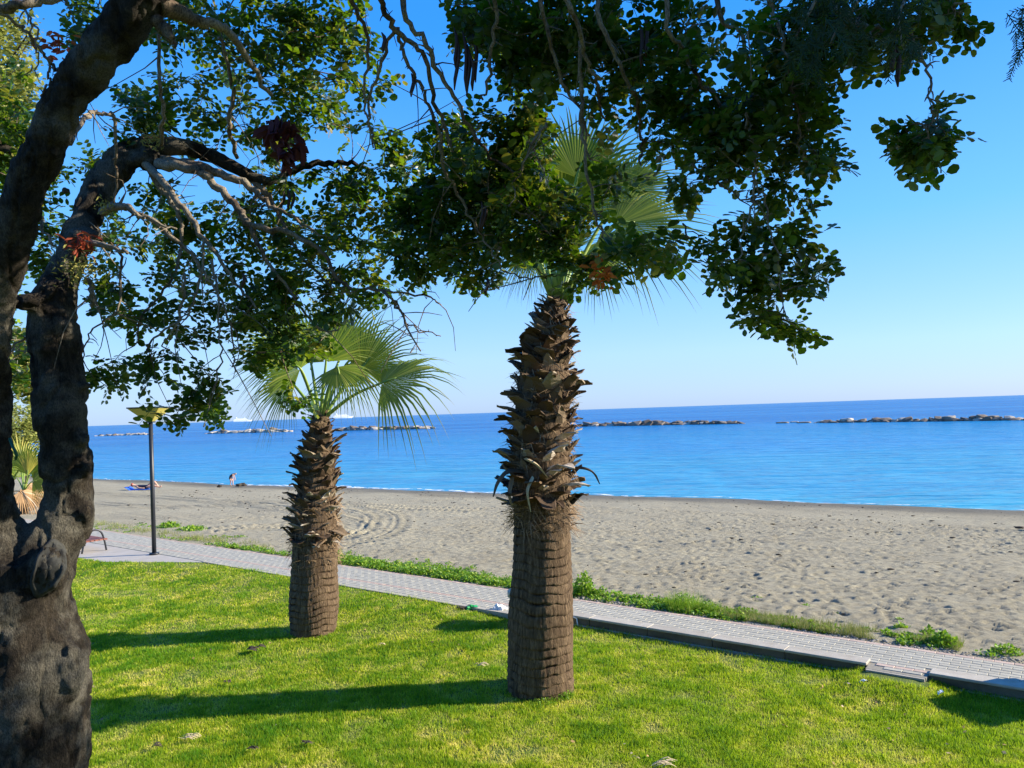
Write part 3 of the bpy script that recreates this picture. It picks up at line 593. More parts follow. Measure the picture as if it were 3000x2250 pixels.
# far palm
Y2 = 11.7
al2 = prof_rings([(1864, 856, 980), (1839, 854, 982), (1771, 850, 989), (1680, 856, 986), (1590, 861, 986), (1515, 866, 982), (1448, 872, 980), (1382, 880, 975), (1332, 893, 972), (1283, 904, 970), (1233, 912, 964), (1216, 918, 960)], Y2)
off2 = np.array([al2[0][0], Y2, 0.0])
palm2 = empty('fan_palm', off2, 'smaller fan palm standing left of the large one, its crown fully visible', 'palm tree', 'fan palms on the lawn')
lathe_trunk('trunk', al2, M_ptrunk, palm2, off2, 11)
z1_, z2_ = P(920, 1600, Y2)[2], P(940, 1222, Y2)[2]
boots(palm2, al2, z1_, z2_, 240, .205, off2, .42); fibres(palm2, al2, z1_ - .25, z1_ + .75, 800, off2, M_fibre, .17)
B2 = lambda dx=0: P(940 + dx, 1222, Y2)
for (dx, h, t, kw) in ((12, (1118, 1122, 11.3), (1362, 1040, 11.2), dict(spread=1.75, fuse=.45, droop=.7, facing=(-.35, -.6, .75))), (8, (1060, 1080, 12.0), (1200, 900, 12.1), dict(spread=1.5)), (0, (955, 1060, 11.6), (935, 840, 11.6), dict(spread=1.5)),
                       (-8, (880, 1080, 11.3), (690, 1000, 11.2), dict(spread=1.7, droop=.6)), (-10, (850, 1120, 11.9), (705, 1190, 12), dict(spread=1.4, droop=.7)), (6, (1020, 1060, 12.1), (1200, 1070, 12.2), dict(spread=1.8, droop=.6)),
                       (-4, (905, 1040, 12.2), (760, 870, 12.3), dict(spread=1.6)), (4, (985, 1075, 11.0), (1040, 1200, 10.7), dict(spread=1.5, droop=.4)), (-6, (860, 1040, 11.4), (690, 900, 11.3), dict(spread=1.5)), (3, (1000, 1040, 12.4), (1100, 850, 12.6), dict(spread=1.5))):
    frond(palm2, B2(dx), P(*h), P(*t), off2, wpet=.024, **kw)

# ------------------------------------------------------------------ the carob tree
def leafvar(seed, nl=7):
    """one compound leaf: a rachis with rounded leaflets"""
    r_ = random.Random(seed); V = []; Fa = []; L = 1.0
    for i in range(6): pass
    V += [(-.012, 0, 0), (.012, 0, 0), (.006, 1, -.06), (-.006, 1, -.06)]; Fa.append((0, 1, 2, 3))
    pairs = r_.choice((3, 3, 4))
    for k in range(pairs):
        for sd in (-1, 1):
            t = .28 + .62 * k / (pairs - 1); l = r_.uniform(.26, .42); w_ = l * r_.uniform(.28, .46); an = sd * r_.uniform(.9, 1.35); d = np.array([math.sin(an), math.cos(an), r_.uniform(-.45, .25)]); d /= np.linalg.norm(d)
            sN = np.cross(d, (0, 0, 1)); sN /= np.linalg.norm(sN); up = np.cross(sN, d); o = np.array([0, t, -.06 * t]); b = len(V); tw = r_.uniform(-.5, .5); sN2 = sN * math.cos(tw) + up * math.sin(tw); up2 = np.cross(sN2, d)
            for (a, b2, c2) in ((0, 0, 0), (-.8, .3, .07), (-1, .66, .07), (-.42, .97, .03), (0, 1.0, -.05), (.42, .97, .03), (1, .66, .07), (.8, .3, .07)):
                V.append(tuple(o + sN2 * a * w_ + d * (b2 * l + .03) + up2 * c2 * l))
            Fa += [(b, b + 4, b + 3, b + 2), (b, b + 2, b + 1), (b, b + 6, b + 5, b + 4), (b, b + 7, b + 6)]
    return np.array(V), Fa
LV = [leafvar(i) for i in range(8)]
def tri_faces(Fa):
    o = []
    for f in Fa:
        for i in range(1, len(f) - 1): o.append((f[0], f[i], f[i + 1]))
    return np.array(o)
LVT = [(v, tri_faces(f)) for v, f in LV]
BASE = G(70, 2250, 0); TB = np.array([P(70, 2250, 4.3)[0], 4.3, 0.0]); TB[2] = float(lawn_z(TB[0], TB[1]))
carob = empty('carob_tree', TB, 'big old carob tree with a forked trunk at the left edge, its branches hanging overhead', 'tree')
def pp(l, w0=None): return [P(a, b, c) for a, b, c, d in l], [d / 2 / F * c for a, b, c, d in l]
def skel(l, sub=8):
    pts, rad = pp(l); C = catmull([list(p) + [r_] for p, r_ in zip(pts, rad)], sub); return C[:, :3], np.maximum(C[:, 3], .0015)
trunk_parts = [
    [(70, 3500, 4.3, 520), (72, 2900, 4.3, 420), (70, 2500, 4.3, 350), (68, 2250, 4.3, 334), (74, 1960, 4.3, 340), (50, 1830, 4.3, 312), (30, 1700, 4.3, 320), (45, 1620, 4.3, 280)],
    [(20, 1720, 4.3, 250), (-5, 1560, 4.3, 150), (-22, 1440, 4.25, 112), (-25, 1300, 4.2, 106), (-28, 1150, 4.2, 106), (-25, 1016, 4.1, 100), (-12, 903, 4.1, 100), (6, 835, 4.05, 105), (25, 746, 4.0, 108), (55, 633, 3.95, 116), (86, 542, 3.9, 124), (124, 452, 3.85, 124), (164, 362, 3.8, 122), (210, 271, 3.75, 120), (272, 181, 3.7, 122), (345, 90, 3.65, 130), (412, 0, 3.6, 138), (510, -130, 3.55, 165), (640, -260, 3.5, 150)],
    [(90, 1740, 4.3, 225), (140, 1610, 4.35, 165), (183, 1533, 4.4, 160), (200, 1440, 4.4, 130), (193, 1356, 4.4, 146), (192, 1290, 4.4, 128), (180, 1220, 4.4, 142), (170, 1085, 4.45, 138), (158, 975, 4.45, 148), (160, 880, 4.5, 128), (180, 813, 4.55, 100), (205, 746, 4.6, 96), (251, 633, 4.7, 88), (296, 542, 4.8, 88), (355, 475, 4.85, 90), (405, 440, 4.9, 84), (440, 434, 4.9, 74), (475, 433, 4.9, 62)]]
tb = MB(); cores = []
for l in trunk_parts:
    C, r_ = skel(l); V, Fa = tube(C, r_, 20); tb.add(V, Fa); cores.append((C, r_))
for (px, py, Y, a, sz) in ((246, 1290, 4.35, 24, (1, 1, 1.2)), (252, 1372, 4.33, 20, (1, 1, 1.5)), (240, 1500, 4.36, 32, (1, 1, 1.3)), (140, 1665, 4.16, 60, (1, 1, 1.3)), (248, 1130, 4.4, 13, (1.2, 1, .8)), (210, 1960, 4.2, 38, (1, 1, 2.2)), (60, 885, 4.3, 36, (1.8, 1, .8)), (150, 870, 4.45, 56, (1, 1, 1)), (190, 560, 4.8, 20, (1, 1, 1)), (245, 700, 4.6, 52, (1, 1, .6)), (430, 470, 4.85, 44, (1, 1, .7))):
    c = P(px, py, Y); bm = bmesh.new(); bmesh.ops.create_icosphere(bm, subdivisions=3, radius=1); rr = a / F * Y
    tb.add([(c[0] + v.co.x * rr * sz[0], c[1] + v.co.y * rr * sz[1], c[2] + v.co.z * rr * sz[2]) for v in bm.verts], [tuple(v.index for v in f.verts) for f in bm.faces]); bm.free()
tmp = link('trunk', pymesh('trunk', tb.V, tb.F), M_bark)
md = tmp.modifiers.new('r', 'REMESH'); md.mode = 'VOXEL'; md.voxel_size = .013
md = tmp.modifiers.new('s', 'SMOOTH'); md.factor = .8; md.iterations = 12
dg = bpy.context.evaluated_depsgraph_get(); me = bpy.data.meshes.new_from_object(tmp.evaluated_get(dg)); nv = len(me.vertices)
co = np.empty(nv * 3, np.float32); me.vertices.foreach_get('co', co); co = co.reshape(-1, 3).astype(float); no = np.empty(nv * 3, np.float32); me.vertices.foreach_get('normal', no); no = no.reshape(-1, 3)
u_ = co[:, 0] + co[:, 1] * .7; d_ = .035 * fbm(u_ * 2.2, co[:, 2] * 1.5, 3) + .035 * fbm(u_ * 9 + 3, co[:, 2] * 5, 4) + .030 * fbm((co[:, 0] - co[:, 1]) * 26, co[:, 2] * 9, 4) - .030 * np.exp(-(fbm(u_ * 7 + 3, co[:, 2] * 4, 3) / .035) ** 2) * .5 + .02 * np.abs(fbm(u_ * 5, co[:, 2] * 22, 2))
co += no * d_[:, None]; co -= TB; me.vertices.foreach_set('co', co.astype(np.float32).ravel())
for p in me.polygons: p.use_smooth = True
me.update(); tmp.modifiers.clear(); tmp.data = me; tmp.parent = carob
if not me.materials: me.materials.append(M_bark)
# old pruning scar lying on the bark
from mathutils.bvhtree import BVHTree
bvh = BVHTree.FromPolygons([v.co for v in me.vertices], [tuple(p.vertices) for p in me.polygons])
s_ = MB(); V = []; Fa = []; nR = 40
for rr, h_ in ((.0, -.004), (.3, .002), (.6, -.003), (.84, .0), (.93, .018), (1.02, .024), (1.12, .012), (1.2, -.03)):
    for k in range(nR):
        an = 2 * math.pi * k / nR; j_ = 1 + .05 * math.sin(3 * an + 1) + .03 * math.sin(7 * an); a_ = math.cos(an) * rr * 40 * j_; b_ = math.sin(an) * rr * 78 * j_
        d = ray(142 + a_ * .93 + b_ * .36, 1665 - b_ * .93 + a_ * .36); d = d / np.linalg.norm(d); hit = bvh.ray_cast(Vector(CAM - TB), Vector(d))
        q_ = np.array(hit[0]) if hit[0] else P(142 + a_, 1665 - b_, 4.0) - TB; V.append(q_ - d * (h_ + .004 + .004 * math.sin(9 * an) * (rr > .8)))
for i in range(7):
    for k in range(nR): Fa.append((i * nR + k, i * nR + (k + 1) % nR, (i + 1) * nR + (k + 1) % nR, (i + 1) * nR + k))
s_.add(V, Fa); s_.build('pruning_scar', M_scar, carob, True)
BR = [
    [(425, 436, 4.9, 62), (520, 430, 4.9, 52), (600, 450, 5.0, 44), (690, 490, 5.0, 36), (770, 530, 5.0, 28), (830, 512, 5.05, 22), (915, 482, 5.1, 19), (1000, 478, 5.1, 16), (1060, 488, 5.1, 11), (1110, 545, 5.1, 8), (1180, 650, 5.0, 6), (1215, 760, 5.0, 5)],
    [(690, 490, 5.0, 26), (760, 545, 5.0, 22), (800, 600, 5, 14), (850, 700, 4.95, 10), (930, 800, 4.9, 8), (1010, 900, 4.9, 6)],
    [(450, 466, 4.9, 42), (560, 484, 4.8, 32), (650, 510, 4.8, 25), (735, 548, 4.8, 20), (790, 600, 4.75, 12), (860, 640, 4.7, 9), (960, 700, 4.7, 6)],
    [(465, 480, 4.8, 34), (570, 498, 4.7, 27), (640, 550, 4.7, 23), (700, 620, 4.65, 21), (735, 662, 4.6, 20), (850, 682, 4.6, 15), (940, 735, 4.6, 12), (1010, 830, 4.6, 10), (1110, 850, 4.6, 9), (1150, 880, 4.6, 8), (1170, 915, 4.6, 7), (1232, 1030, 4.6, 4)],
    [(1150, 880, 4.6, 6), (1200, 950, 4.6, 5), (1290, 985, 4.6, 3)],
    [(1120, 850, 4.6, 7), (1230, 865, 4.6, 6), (1292, 890, 4.6, 3)],
    [(735, 662, 4.6, 16), (770, 750, 4.6, 12), (830, 830, 4.6, 9), (930, 955, 4.6, 6), (1000, 960, 4.6, 4)],
    [(425, 480, 4.85, 26), (480, 540, 4.65, 20), (560, 640, 4.55, 16), (620, 730, 4.5, 12), (680, 810, 4.5, 9), (745, 900, 4.45, 6)],
    [(330, 600, 4.7, 22), (390, 620, 4.55, 17), (470, 665, 4.5, 14), (550, 735, 4.5, 11), (600, 800, 4.5, 9), (650, 880, 4.5, 7), (680, 1000, 4.5, 5), (685, 1090, 4.5, 4)],
    [(300, 620, 4.65, 26), (350, 605, 4.5, 22), (385, 612, 4.45, 14), (430, 640, 4.4, 9), (520, 670, 4.4, 6)],
    [(250, 715, 4.55, 22), (320, 725, 4.4, 15), (378, 742, 4.35, 9)],
    [(258, 820, 4.5, 16), (272, 855, 4.45, 15), (270, 895, 4.45, 10)],
    [(410, 450, 4.95, 30), (460, 540, 4.9, 18), (520, 620, 4.9, 14), (525, 720, 4.9, 10), (500, 820, 4.8, 8), (420, 930, 4.7, 6), (395, 1010, 4.7, 4)],
    [(345, 700, 4.6, 8), (355, 800, 4.6, 8), (345, 900, 4.6, 6), (280, 960, 4.6, 5), (240, 1050, 4.6, 4)],
    [(540, 800, 4.5, 8), (525, 930, 4.5, 8), (450, 990, 4.5, 6), (430, 1040, 4.5, 5)],
    [(600, 700, 4.5, 9), (580, 850, 4.5, 8), (540, 930, 4.5, 6), (475, 1010, 4.5, 4)],
    [(620, 760, 4.5, 8), (640, 900, 4.5, 6), (650, 1030, 4.5, 5), (630, 1130, 4.5, 4)],
    [(205, 420, 3.9, 18), (250, 345, 4.2, 14), (290, 328, 4.3, 12), (330, 350, 4.4, 10), (340, 480, 4.5, 8), (338, 600, 4.6, 6)],
    [(0, 40, 3.4, 12), (60, 80, 3.5, 10), (110, 130, 3.6, 10), (145, 180, 3.7, 10), (192, 220, 3.8, 9)],
    [(145, 185, 3.7, 8), (140, 240, 3.7, 7), (120, 285, 3.7, 5)],
    [(0, 22, 3.2, 30), (90, 10, 3.2, 26), (190, -10, 3.3, 18)],
    [(60, 10, 3.3, 7), (100, 80, 3.3, 6), (118, 150, 3.3, 5), (80, 230, 3.3, 3)],
    [(465, 100, 4.4, 10), (465, 240, 4.5, 11), (480, 330, 4.6, 12), (470, 430, 4.8, 12)],
    [(640, 110, 4.4, 10), (680, 250, 4.6, 12), (675, 350, 4.7, 14), (690, 460, 4.9, 12)],
    [(470, 20, 3.6, 60), (560, 50, 3.7, 40), (660, 90, 3.8, 26), (720, 170, 4.0, 18), (790, 280, 4.2, 12)],
    [(460, 60, 3.6, 40), (495, 100, 3.6, 30), (515, 140, 3.6, 8)],
    [(600, -230, 3.5, 60), (860, -200, 3.5, 44), (980, -80, 3.6, 22), (1040, 10, 3.7, 14), (1080, 160, 3.8, 10), (1070, 300, 3.9, 7), (1095, 440, 4.0, 5)],
    [(640, -250, 3.5, 120), (820, -330, 3.4, 110), (1200, -390, 3.35, 96), (1700, -400, 3.25, 80), (2300, -340, 3.05, 56), (2600, -260, 2.9, 36), (2760, -150, 2.9, 16)],
    [(1080, -370, 3.4, 26), (1090, -180, 3.4, 22), (1112, 0, 3.6, 19), (1165, 85, 3.7, 17), (1240, 170, 3.8, 14), (1275, 300, 3.9, 13), (1335, 440, 4.0, 11), (1420, 540, 4.1, 9), (1530, 620, 4.1, 6), (1592, 690, 4.1, 4)],
    [(1130, -380, 3.4, 26), (1150, -100, 3.5, 20), (1190, 30, 3.6, 18), (1250, 140, 3.7, 16), (1310, 250, 3.8, 13), (1375, 370, 3.9, 12), (1450, 470, 4.0, 10), (1540, 530, 4.0, 6)],
    [(1165, 80, 3.7, 13), (1175, 150, 3.75, 12), (1215, 230, 3.8, 11), (1255, 290, 3.85, 10), (1285, 400, 3.9, 10), (1310, 500, 4.0, 10), (1370, 620, 4.1, 8), (1430, 720, 4.1, 6), (1480, 790, 4.1, 5), (1560, 818, 4.1, 4), (1640, 800, 4.1, 3)],
    [(1155, 80, 3.7, 12), (1110, 200, 3.8, 10), (1078, 300, 3.9, 8), (1092, 435, 4.0, 5)],
    [(1430, -390, 3.3, 22), (1440, -100, 3.4, 16), (1450, 60, 3.5, 12), (1440, 200, 3.6, 10), (1410, 300, 3.7, 6)],
    [(1500, -390, 3.3, 22), (1550, -100, 3.4, 16), (1600, 80, 3.5, 12), (1640, 220, 3.6, 10), (1700, 330, 3.7, 8), (1730, 470, 3.8, 6)],
    [(1640, -400, 3.25, 26), (1640, -80, 3.3, 18), (1690, 80, 3.4, 15), (1715, 180, 3.5, 13), (1755, 260, 3.6, 10), (1765, 340, 3.7, 7)],
    [(1700, 120, 3.5, 13), (1703, 300, 3.6, 12), (1712, 430, 3.65, 10), (1735, 600, 3.7, 9), (1772, 700, 3.8, 7), (1850, 800, 3.8, 4)],
    [(1740, -400, 3.2, 24), (1755, 30, 3.3, 15), (1820, 190, 3.4, 12), (1865, 300, 3.5, 10), (1885, 400, 3.6, 8), (1872, 480, 3.6, 6)],
    [(1930, -380, 3.15, 24), (1955, 40, 3.2, 15), (2000, 150, 3.3, 12), (2075, 260, 3.4, 10), (2150, 360, 3.4, 8), (2180, 430, 3.4, 6), (2140, 500, 3.4, 4)],
    [(2090, -370, 3.1, 24), (2110, 0, 3.1, 16), (2165, 100, 3.15, 13), (2205, 220, 3.2, 12), (2190, 350, 3.2, 10), (2205, 410, 3.2, 8), (2216, 480, 3.2, 7), (2205, 560, 3.2, 7), (2185, 650, 3.2, 6), (2165, 750, 3.2, 5)],
    [(2200, 500, 3.2, 6), (2240, 600, 3.2, 6), (2270, 720, 3.2, 5), (2290, 850, 3.2, 4), (2290, 940, 3.2, 3)],
    [(2005, 455, 3.5, 8), (2060, 500, 3.45, 7), (2130, 560, 3.4, 6), (2230, 600, 3.3, 4)],
    [(2000, 655, 3.5, 6), (2050, 720, 3.4, 5), (2090, 780, 3.4, 4), (2160, 830, 3.4, 3)],
    [(1600, 360, 3.8, 9), (1560, 430, 3.8, 8), (1500, 540, 3.9, 6), (1440, 640, 4.0, 4)],
    [(2380, -320, 3.0, 30), (2400, -60, 2.95, 22), (2470, 40, 2.9, 18), (2560, 80, 2.85, 15), (2655, 95, 2.85, 13), (2700, 150, 2.8, 11), (2724, 230, 2.8, 8), (2727, 320, 2.8, 6), (2715, 400, 2.8, 5)],
    [(2600, -260, 2.9, 20), (2680, -100, 2.85, 12), (2760, 0, 2.85, 8), (2820, 40, 2.85, 4)],
    [(2200, -350, 3.1, 26), (2250, -60, 3.05, 18), (2270, 60, 3.05, 13), (2310, 170, 3.05, 10), (2330, 300, 3.1, 8), (2345, 430, 3.15, 6), (2390, 510, 3.2, 4)],
    [(-120, 480, 5.4, 60), (20, 440, 5.4, 30), (90, 520, 5.4, 20), (120, 640, 5.4, 10)],
    [(30, 560, 5.2, 12), (110, 640, 5.2, 10), (155, 720, 5.2, 7)],
    [(130, 960, 5.0, 8), (60, 1000, 5.2, 6), (20, 1060, 5.2, 4)]]
nodes = []
twg = MB()
for l in BR:
    C, r_ = skel(l, 7); wob = np.stack([fbm(np.arange(len(C)) * .6 + random.random() * 50, np.zeros(len(C)), 3) for _ in range(3)], -1) * .05; wob[0] *= 0; C = C + wob * np.minimum(1, .022 / r_)[:, None]
    b = MB(); b.tube(C - TB, r_, 9 if r_.max() > .02 else 6, .06); b.build('branch', M_twig if r_.max() < .06 else M_bark, carob, True)
    nodes += [(p, q) for p, q in zip(C, r_)]
    # short bare knobs and side twigs along the branch
    for i in range(2, len(C) - 1):
        if random.random() < .55 and r_[i] < .03:
            p = C[i]; d = np.array([random.gauss(0, 1), random.gauss(0, 1), random.gauss(-.2, .8)]); d /= np.linalg.norm(d); L = random.uniform(.015, .04) if random.random() < .6 else random.uniform(.09, .34) * (1 if p[1] > 3.7 else .3); e2 = np.array([random.gauss(0, .3), random.gauss(0, .3), random.gauss(-.2, .3)])
            twg.tube([p - TB, p - TB + (d + e2 * .2) * L * .35, p - TB + (d + e2 * .7) * L * .7, p - TB + (d + e2 * 1.3) * L], [r_[i] * .5, .0034, .0026, .0016], 4)
NP = [p for p, r_ in nodes]
# (cx, cy, rx, ry, depth, sprigs)
REG = [(35, 240, 55, 95, 5.2, 12), (30, 400, 70, 120, 5.3, 26), (90, 560, 90, 130, 5.4, 40), (60, 330, 70, 60, 5.0, 10), (120, 760, 60, 120, 5.2, 20), (80, 1000, 50, 60, 5.6, 8), (60, 1110, 50, 60, 5.6, 9), (270, 60, 60, 75, 4.6, 18),
       (400, 330, 85, 70, 4.8, 16), (450, 300, 60, 90, 4.8, 14), (620, 270, 110, 120, 4.9, 26), (560, 60, 120, 90, 4.6, 30), (760, 80, 170, 110, 4.6, 44), (840, 200, 90, 90, 4.7, 18), (900, 340, 130, 110, 4.9, 30), (1010, 130, 90, 130, 4.5, 22), (1090, 220, 50, 90, 4.5, 8), (930, 60, 120, 70, 4.4, 24),
       (800, 430, 120, 60, 5.2, 14), (560, 400, 60, 60, 5.1, 6), (300, 460, 60, 90, 5.5, 12), (250, 620, 50, 90, 5.6, 10),
       (430, 640, 150, 110, 5.2, 34), (600, 730, 170, 130, 5.0, 52), (760, 620, 160, 90, 5.2, 40), (930, 620, 180, 130, 5.0, 60), (1080, 600, 120, 120, 4.9, 36), (760, 830, 170, 120, 4.9, 48), (920, 880, 150, 110, 4.7, 40), (1060, 770, 120, 120, 4.8, 34), (860, 960, 170, 90, 4.9, 30), (720, 960, 90, 100, 4.7, 20), (780, 1040, 90, 50, 4.7, 12),
       (350, 800, 110, 90, 4.8, 16), (400, 930, 90, 60, 4.7, 16), (320, 1105, 62, 52, 4.6, 10), (465, 1095, 55, 40, 4.5, 7), (575, 1140, 60, 60, 4.5, 11), (640, 1195, 50, 45, 4.5, 7), (490, 1212, 60, 28, 4.5, 7), (555, 1010, 45, 65, 4.6, 7), (875, 1180, 42, 42, 4.7, 7), (600, 900, 70, 70, 4.6, 10), (290, 890, 60, 60, 4.8, 5),
       (1180, 480, 60, 120, 4.8, 14), (1230, 620, 70, 120, 4.5, 22), (1260, 760, 90, 60, 4.4, 16), (1310, 480, 90, 140, 4.3, 36), (1370, 620, 120, 120, 4.3, 44), (1340, 760, 90, 50, 4.3, 14), (1430, 800, 60, 35, 4.2, 8), (1510, 560, 140, 130, 4.2, 56), (1470, 400, 120, 130, 4.1, 40), (1560, 440, 60, 110, 4.0, 12), (1620, 620, 100, 90, 4.0, 30), (1560, 690, 120, 50, 4.1, 20), (1690, 770, 65, 60, 3.9, 13),
       (1410, 50, 110, 80, 3.9, 20), (1560, 140, 130, 130, 3.8, 40), (1520, 30, 160, 70, 3.7, 26), (1380, 60, 50, 50, 3.9, 5), (1700, 120, 120, 110, 3.7, 30), (1830, 130, 110, 130, 3.6, 28), (1540, 260, 60, 60, 3.9, 9), (1800, 270, 80, 90, 3.7, 9), (1790, 560, 60, 100, 3.7, 7), (1880, 740, 105, 65, 3.6, 17), (1950, 400, 70, 60, 3.5, 9), (2010, 560, 50, 40, 3.5, 3),
       (1990, 130, 100, 110, 3.5, 18), (2080, 360, 110, 95, 3.4, 26), (2180, 330, 110, 110, 3.3, 26), (2160, 480, 130, 60, 3.3, 16), (2310, 240, 110, 100, 3.1, 24), (2340, 400, 90, 95, 3.15, 18), (2400, 480, 55, 35, 3.15, 5), (2260, 80, 90, 80, 3.1, 10), (2430, 180, 90, 80, 3.0, 16), (2520, 80, 120, 80, 2.9, 18), (2600, 120, 90, 55, 2.9, 9), (2380, 50, 80, 60, 3.0, 8), (1960, 250, 80, 80, 3.4, 12),
       (2300, 570, 70, 70, 3.25, 8), (2240, 680, 70, 80, 3.2, 9), (2330, 700, 60, 60, 3.2, 7), (2160, 790, 90, 50, 3.2, 9), (2280, 820, 120, 65, 3.2, 14), (2380, 820, 55, 35, 3.2, 3), (2240, 900, 75, 45, 3.2, 7), (2300, 970, 45, 45, 3.2, 5), (2110, 750, 40, 60, 3.3, 4),
       (2740, 30, 70, 45, 2.85, 7), (2840, 60, 60, 50, 2.85, 5), (2700, 405, 78, 72, 2.8, 22),
       # crown outside the picture
       (300, -250, 500, 200, 4.6, 90), (1000, -250, 450, 200, 4.2, 90), (1700, -300, 500, 250, 3.8, 130), (2300, -300, 400, 250, 3.5, 100), (-250, 300, 200, 450, 5.0, 60), (-200, 900, 150, 250, 5.2, 30), (2000, -650, 700, 250, 3.6, 90), (2900, -350, 350, 200, 3.2, 70), (2500, -700, 500, 250, 3.3, 60)]
leaves = []   # (position, matrix 3x3, variant, tint)
targets = []
for (cx, cy, rx, ry, Y, n_) in REG:
    for k in range(max(3, int(n_ * (.92 if cx > 1985 and cy > -100 else .50 if 380 < cx < 1000 and 580 < cy < 1000 else .84 if cx > 1150 and cy > -100 else .66 if cy > -100 else .9)))):
        while True:
            a, b = random.uniform(-1, 1), random.uniform(-1, 1)
            if a * a + b * b < 1: break
        yy_ = Y + .16 + random.gauss(0, .16 if rx > 80 else .07); targets.append((P(cx + a * rx, cy + b * ry, yy_), Y))
NPa = np.array(NP)
order = sorted(targets, key=lambda t: float(np.min(np.sum((NPa - t[0]) ** 2, 1))))
buf = list(NP); arr = np.array(buf)
for tg, Y in order:
    if len(buf) > len(arr) + 40: arr = np.array(buf)
    # prefer a node above the target so that twigs hang
    dd = np.sum((arr - tg) ** 2, 1) + .35 * np.maximum(0, tg[2] - arr[:, 2]) ** 2; j = int(np.argmin(dd)); p = arr[j]; v = tg - p; L = np.linalg.norm(v) + 1e-6
    mid = (p + tg) / 2 + np.array([random.gauss(0, .1), random.gauss(0, .1), random.uniform(-.02, .12)]) * L
    C = catmull([p, mid, tg], 4 if L < .5 else 7); rr = .003 + .004 * min(1, L)
    twg.tube(C - TB, [rr * (1 - .6 * i / len(C)) for i in range(len(C))], 4, 0, False)
    if L > .15: buf += [q for q in C[2:]]
    near = Y < 3.5; nl = random.randint(5, 7); ax = v / L; ax = ax + np.array([0, 0, -.3]); 
    for q in range(nl):
        t = 1 - .55 * q / nl; i = min(len(C) - 1, int(t * (len(C) - 1))); o = C[i] + np.array([random.gauss(0, .012) for _ in range(3)]) if L < .6 else tg + np.array([random.gauss(0, .03) for _ in range(3)])
        if np.linalg.norm(o - tg) > .16: o = tg + (o - tg) * .16 / np.linalg.norm(o - tg)
        d = ax / np.linalg.norm(ax) * .5 + np.array([random.gauss(0, .75), random.gauss(0, .75), random.gauss(-.12, .6)]); d /= np.linalg.norm(d)
        up = np.array([random.gauss(0, .45), random.gauss(0, .45), 1.0]); sx_ = np.cross(d, up); sx_ /= np.linalg.norm(sx_); up = np.cross(sx_, d)
        ln = random.uniform(.078, .125) if Y < 3.4 else random.uniform(.085, .14); leaves.append((o, np.stack([sx_ * ln * 1.12, d * ln, up * ln], 1), random.randrange(8), random.random()))
o = twg.build('twigs', M_twig, carob); o['kind'] = 'stuff'
def on_screen(p):
    v = p - CAM; z = v.dot(FW); return 1500 + v.dot(RT) / z * F, 1125 - v.dot(UP) / z * F, z
scr = [on_screen(l[0] + l[1][:, 1] * .5) for l in leaves]
ids = [i for i, s_ in enumerate(scr) if -20 < s_[0] < 3020 and -20 < s_[1] < 2250]; ids.sort(key=lambda i: scr[i][2]); big = set(ids[:290]); print('leaves', len(leaves), 'in view', len(ids))
lmesh = []
for v in range(8):
    for tq in (.15, .5, .85):
        me = npmesh('leaf', LVT[v][0], LVT[v][1], False, {'tint': np.full(len(LVT[v][0]), tq)}); me.materials.append(M_leaf); lmesh.append(me)
for i in ids[:290]:
    p, m3, v, tq = leaves[i]; o = link('leaf', lmesh[v * 3 + min(2, int(tq * 3))], None, carob); q = p - TB
    o.matrix_local = Matrix(((m3[0, 0], m3[0, 1], m3[0, 2], q[0]), (m3[1, 0], m3[1, 1], m3[1, 2], q[1]), (m3[2, 0], m3[2, 1], m3[2, 2], q[2]), (0, 0, 0, 1)))
VV = []; FFs = []; TT = []; nb_ = 0
for i, (p, m3, v, tq) in enumerate(leaves):
    if i in big: continue
    lv, lf = LVT[v]; VV.append(lv @ m3.T + (p - TB)); FFs.append(lf + nb_); nb_ += len(lv); TT.append(np.clip(np.full(len(lv), tq) + RNG.normal(0, .02), 0, 1))
VV = np.vstack(VV); FFs = np.vstack(FFs); print('leaf tris', len(FFs))
o = link('foliage', npmesh('foliage', VV, FFs, False, {'tint': np.concatenate(TT)}), M_leaf, carob); o['kind'] = 'stuff'
# unseen leaf mass and limb, added behind the viewpoint to shade the trunk fronts
br_ = MB(); Cb = catmull([P(640, -260, 3.5), (-1.2, 1.5, 5.9), (-.6, -1.5, 6.1), (0, -4.5, 5.9)], 8); br_.tube(Cb - TB, np.linspace(.13, .04, len(Cb)), 10, .05); br_.build('branch', M_bark, carob, True)
pc = []
for k in range(330):
    v = RNG.normal(0, 1, 3); v /= np.linalg.norm(v); v *= RNG.random() ** .35; pc.append(np.array([0, -4.6, 5.3]) + v * [6.5, 3.2, 3.3] + RNG.normal(0, 1, (60, 3)) * .24)
pc = np.vstack(pc) - TB; dn = RNG.normal(0, 1, pc.shape); dn /= np.linalg.norm(dn, axis=1)[:, None]; sn_ = np.cross(dn, RNG.normal(0, 1, pc.shape)); sn_ /= np.linalg.norm(sn_, axis=1)[:, None]
mv = np.stack([pc, pc + dn * .08 - sn_ * .06, pc + dn * .17, pc + dn * .08 + sn_ * .06], 1).reshape(-1, 3)
link('crown', npmesh('crown', mv, np.arange(len(mv)).reshape(-1, 4), False, {'tint': np.repeat(RNG.random(len(pc)), 4)}), M_leaf, carob)['kind'] = 'stuff'
